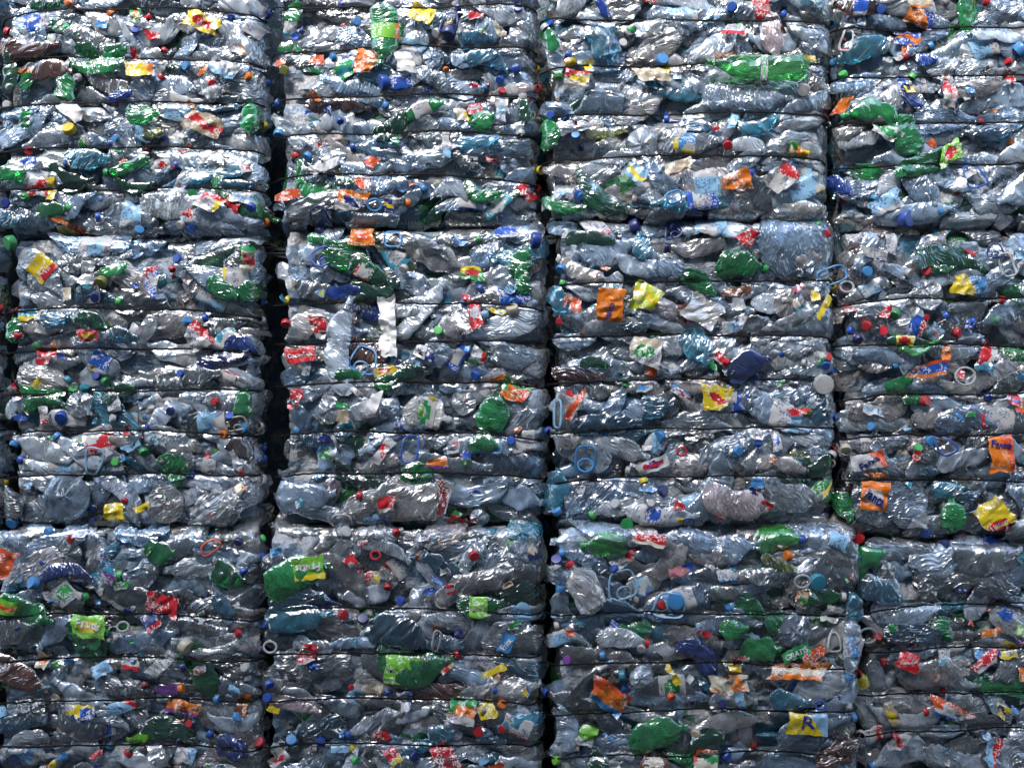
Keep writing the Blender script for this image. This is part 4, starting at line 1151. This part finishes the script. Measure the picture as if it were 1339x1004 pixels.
loose_bottle(2, 655, 190, 280, 130, -90, 'green', 'upright green bottle with an orange and green label, hanging neck down across the wire', lab='limegreen_orange', lab_range=(.32, .58), crush=.5, flat=.45)
loose_bottle(3, 1130, 350, 480, 125, 178, 'lgreen', 'long smooth bright green bottle with a small white label', lab='white_lightgreen', lab_range=(.40, .50), crush=.45, flat=.5)
loose_bottle(6, 415, 745, 470, 120, 88, 'scuffed', 'tall flattened clear bottle standing across two wires beside the white paper strip', crush=.7, flat=.32)
loose_bottle(15, 300, 85, 240, 150, 118, 'clear_warm', 'clear bottle with a red cap leaning on the ledge above a light blue handle', cap='red', crush=.5, flat=.55)
loose_bottle(16, 462, 400, 260, 85, -93, 'scuffed', 'small clear bottle with a blue cap hanging upside down over a yellow label', bale='C3', cap='skyblue', lab='white_skyblue', lab_range=(.3, .6), crush=.5, flat=.5)
loose_bottle(16, 545, 680, 350, 135, 117, 'scuffed', 'flattened clear bottle with a lime yellow label dangling between the bottom bales', bale='C3', lab='lime_yellow', lab_range=(.62, .84), crush=.6, flat=.35)
loose_bottle(16, 480, 195, 130, 85, 92, 'teal', 'crumpled light blue bottle wedged above the small hanging bottle', bale='C3', crush=.9, flat=.5)

px, py = PX(6, 660, 660)
tag(build_scrap(BALES['B2'], wx(px), wz(py), 82 / ZS / PPM, 300 / ZS / PPM, 2, ['white'], material=FILM, loose=True, off=.018, name='paper_strip', crumple=1.5, corners=.15),
    'creased white paper strip hanging over two wires', 'paper')
px, py = PX(8, 400, 412)
tag(build_handle(BALES['B3'], wx(px), wz(py), 135 / ZS / PPM, 80 / ZS / PPM, 20, 'skyblue', loose=True, off=-.02), 'light blue carry handle sticking out into the gap', 'handle')
px, py = PX(12, 558, 770)
build_cap(BALES['C4'], wx(px), wz(py), 52 / ZS / PPM, 'red', label='red screw cap')
px, py = PX(13, 1268, 868)
build_cap(BALES['C1'], wx(px), wz(py), 50 / ZS / PPM, 'red', label='red screw cap')

# ------------------------------------------------------------------ the rest of each bale: crushed bottles course by course between the wires
CLEARS = ['scuffed'] * 3 + ['clear'] * 9 + ['clear_blue'] * 8 + ['clear_warm'] * 5 + ['smoky'] * 4
TINTS = ['teal'] * 4 + ['green'] * 3 + ['dteal'] * 3 + ['dgreen'] * 2 + ['cobalt', 'olive', 'pink', 'brown']
CAPS = ['blue'] * 5 + ['skyblue'] * 5 + ['white'] * 4 + ['red'] * 3 + ['green', 'lightgreen', 'navy', 'cobalt', 'yellow', 'orange']
LABS = ['white_lightblue', 'white_red', 'lightblue_white', 'white_blue', 'blue_white', 'white_grey', 'white_green', 'lightblue', 'teal_white']

def in_view(x, z):
    return -2.42 < x < 2.3 and -.02 < z < 3.35

def fill(b, spacing, layer_range, hi, caps, labs):
    zs = [b.z0] + sorted(w[0] for w in b.wires) + [b.z1]
    for z0, z1 in zip(zs[:-1], zs[1:]):
        band = z1 - z0
        rows = max(1, int(round(band / .066)))
        for r in range(rows):
            x = b.x0 - R.uniform(0, .1)
            while x < b.x1 + .02:
                L = R.choice([.15, .17, .19, .21, .23, .25, .28, .31])
                Wd = R.uniform(.070, .115) if L > .20 else R.uniform(.050, .075)
                x += L * spacing * R.uniform(.7, 1.3)
                zc = z0 + (r + .5 + R.uniform(-.3, .3)) * band / rows
                xc = min(max(x, b.x0 + .05), b.x1 - .05)
                if not in_view(xc, zc):
                    continue
                ang = R.choice([0, 180]) + R.gauss(0, 24)
                if R.random() < .12:
                    ang = R.uniform(0, 360)
                mat = R.choice(TINTS) if R.random() < b.tinted else R.choice(b.clears)
                endc = hi and R.random() < .07
                cap = R.choice(CAPS) if R.random() < caps else None
                lab = R.choice(LABS) if (R.random() < labs) else None
                # keep the bottle inside the rim of the bale
                half = abs(math.cos(math.radians(ang))) * L * .5
                if not endc:
                    xc = min(max(xc, b.x0 + half - .006), b.x1 - half + .006)
                build_bottle(b, xc, zc, .13 if endc else L, Wd * (1.25 if endc else 1.0), ang, mat, cap=None if endc else cap, lab=None if endc else lab,
                             layer=R.uniform(*layer_range), hi=hi, end_on=endc, flat=.8 if endc else None, crush=.5 if endc else R.uniform(.6, 1.3), rings=27 if hi else 16)
                b.count += 1

for b in BALES.values():
    # no two bales hold the same mix: the top ones are mostly blue water bottles, lower down more warm and dull ones
    tier = b.key[0]
    b.clears = {'A': ['clear_blue'] * 8 + ['clear'] * 8 + ['scuffed'] * 4 + ['clear_warm'],
                'B': ['clear'] * 8 + ['clear_blue'] * 5 + ['clear_warm'] * 6 + ['scuffed'] * 3 + ['smoky'] * 2,
                'C': ['clear'] * 6 + ['clear_blue'] * 3 + ['clear_warm'] * 5 + ['smoky'] * 6 + ['scuffed']}[tier]
    b.clears += [b.rng.choice(['clear_blue', 'clear_warm', 'smoky', 'scuffed'])] * 5
    b.tinted = b.rng.uniform(.05, .13)
    fill(b, .98, (.008, .038), True, .20, .12)
    fill(b, 1.05, (.040, .065), False, .12, .10)
    # bottles bedded in the flanks, seen into the gaps
    for sg in (-1, 1):
        for k in range(9):
            zc = b.z0 + .06 + (b.z1 - b.z0 - .12) * (k + R.uniform(.2, .8)) / 9
            xe = (b.x0 + .065) if sg < 0 else (b.x1 - .065)
            if not in_view(xe, zc):
                continue
            d = b.fwd - R.uniform(.14, .36)
            build_bottle(b, xe, zc, R.uniform(.18, .26), R.uniform(.05, .08), 90 + R.choice([0, 180]) + R.gauss(0, 14), R.choice(CLEARS + TINTS[:8]),
                         hi=False, side=d, crush=1.1)
    # shreds of label wedged between the bottles
    for k in range(26):
        xs_, zs_ = R.uniform(b.x0 + .03, b.x1 - .03), R.uniform(b.z0 + .03, b.z1 - .03)
        if in_view(xs_, zs_):
            build_scrap(b, xs_, zs_, R.uniform(.015, .06), R.uniform(.012, .035), R.uniform(-50, 50), [R.choice(['white', 'red', 'blue', 'lightblue', 'white', 'skyblue', 'cream', 'green', 'orange', 'white', 'grey', 'teal'])],
                        off=R.uniform(-.020, -.002), name='label_shred', crumple=1.3)
    for w in b.wires:
        build_wire(b, w)
    build_core(b)

tot = sum(len(o.data.polygons) for o in bpy.data.objects if o.type == 'MESH')
print('POLYS', tot, 'OBJECTS', len(bpy.data.objects), {k: b.count for k, b in BALES.items()})
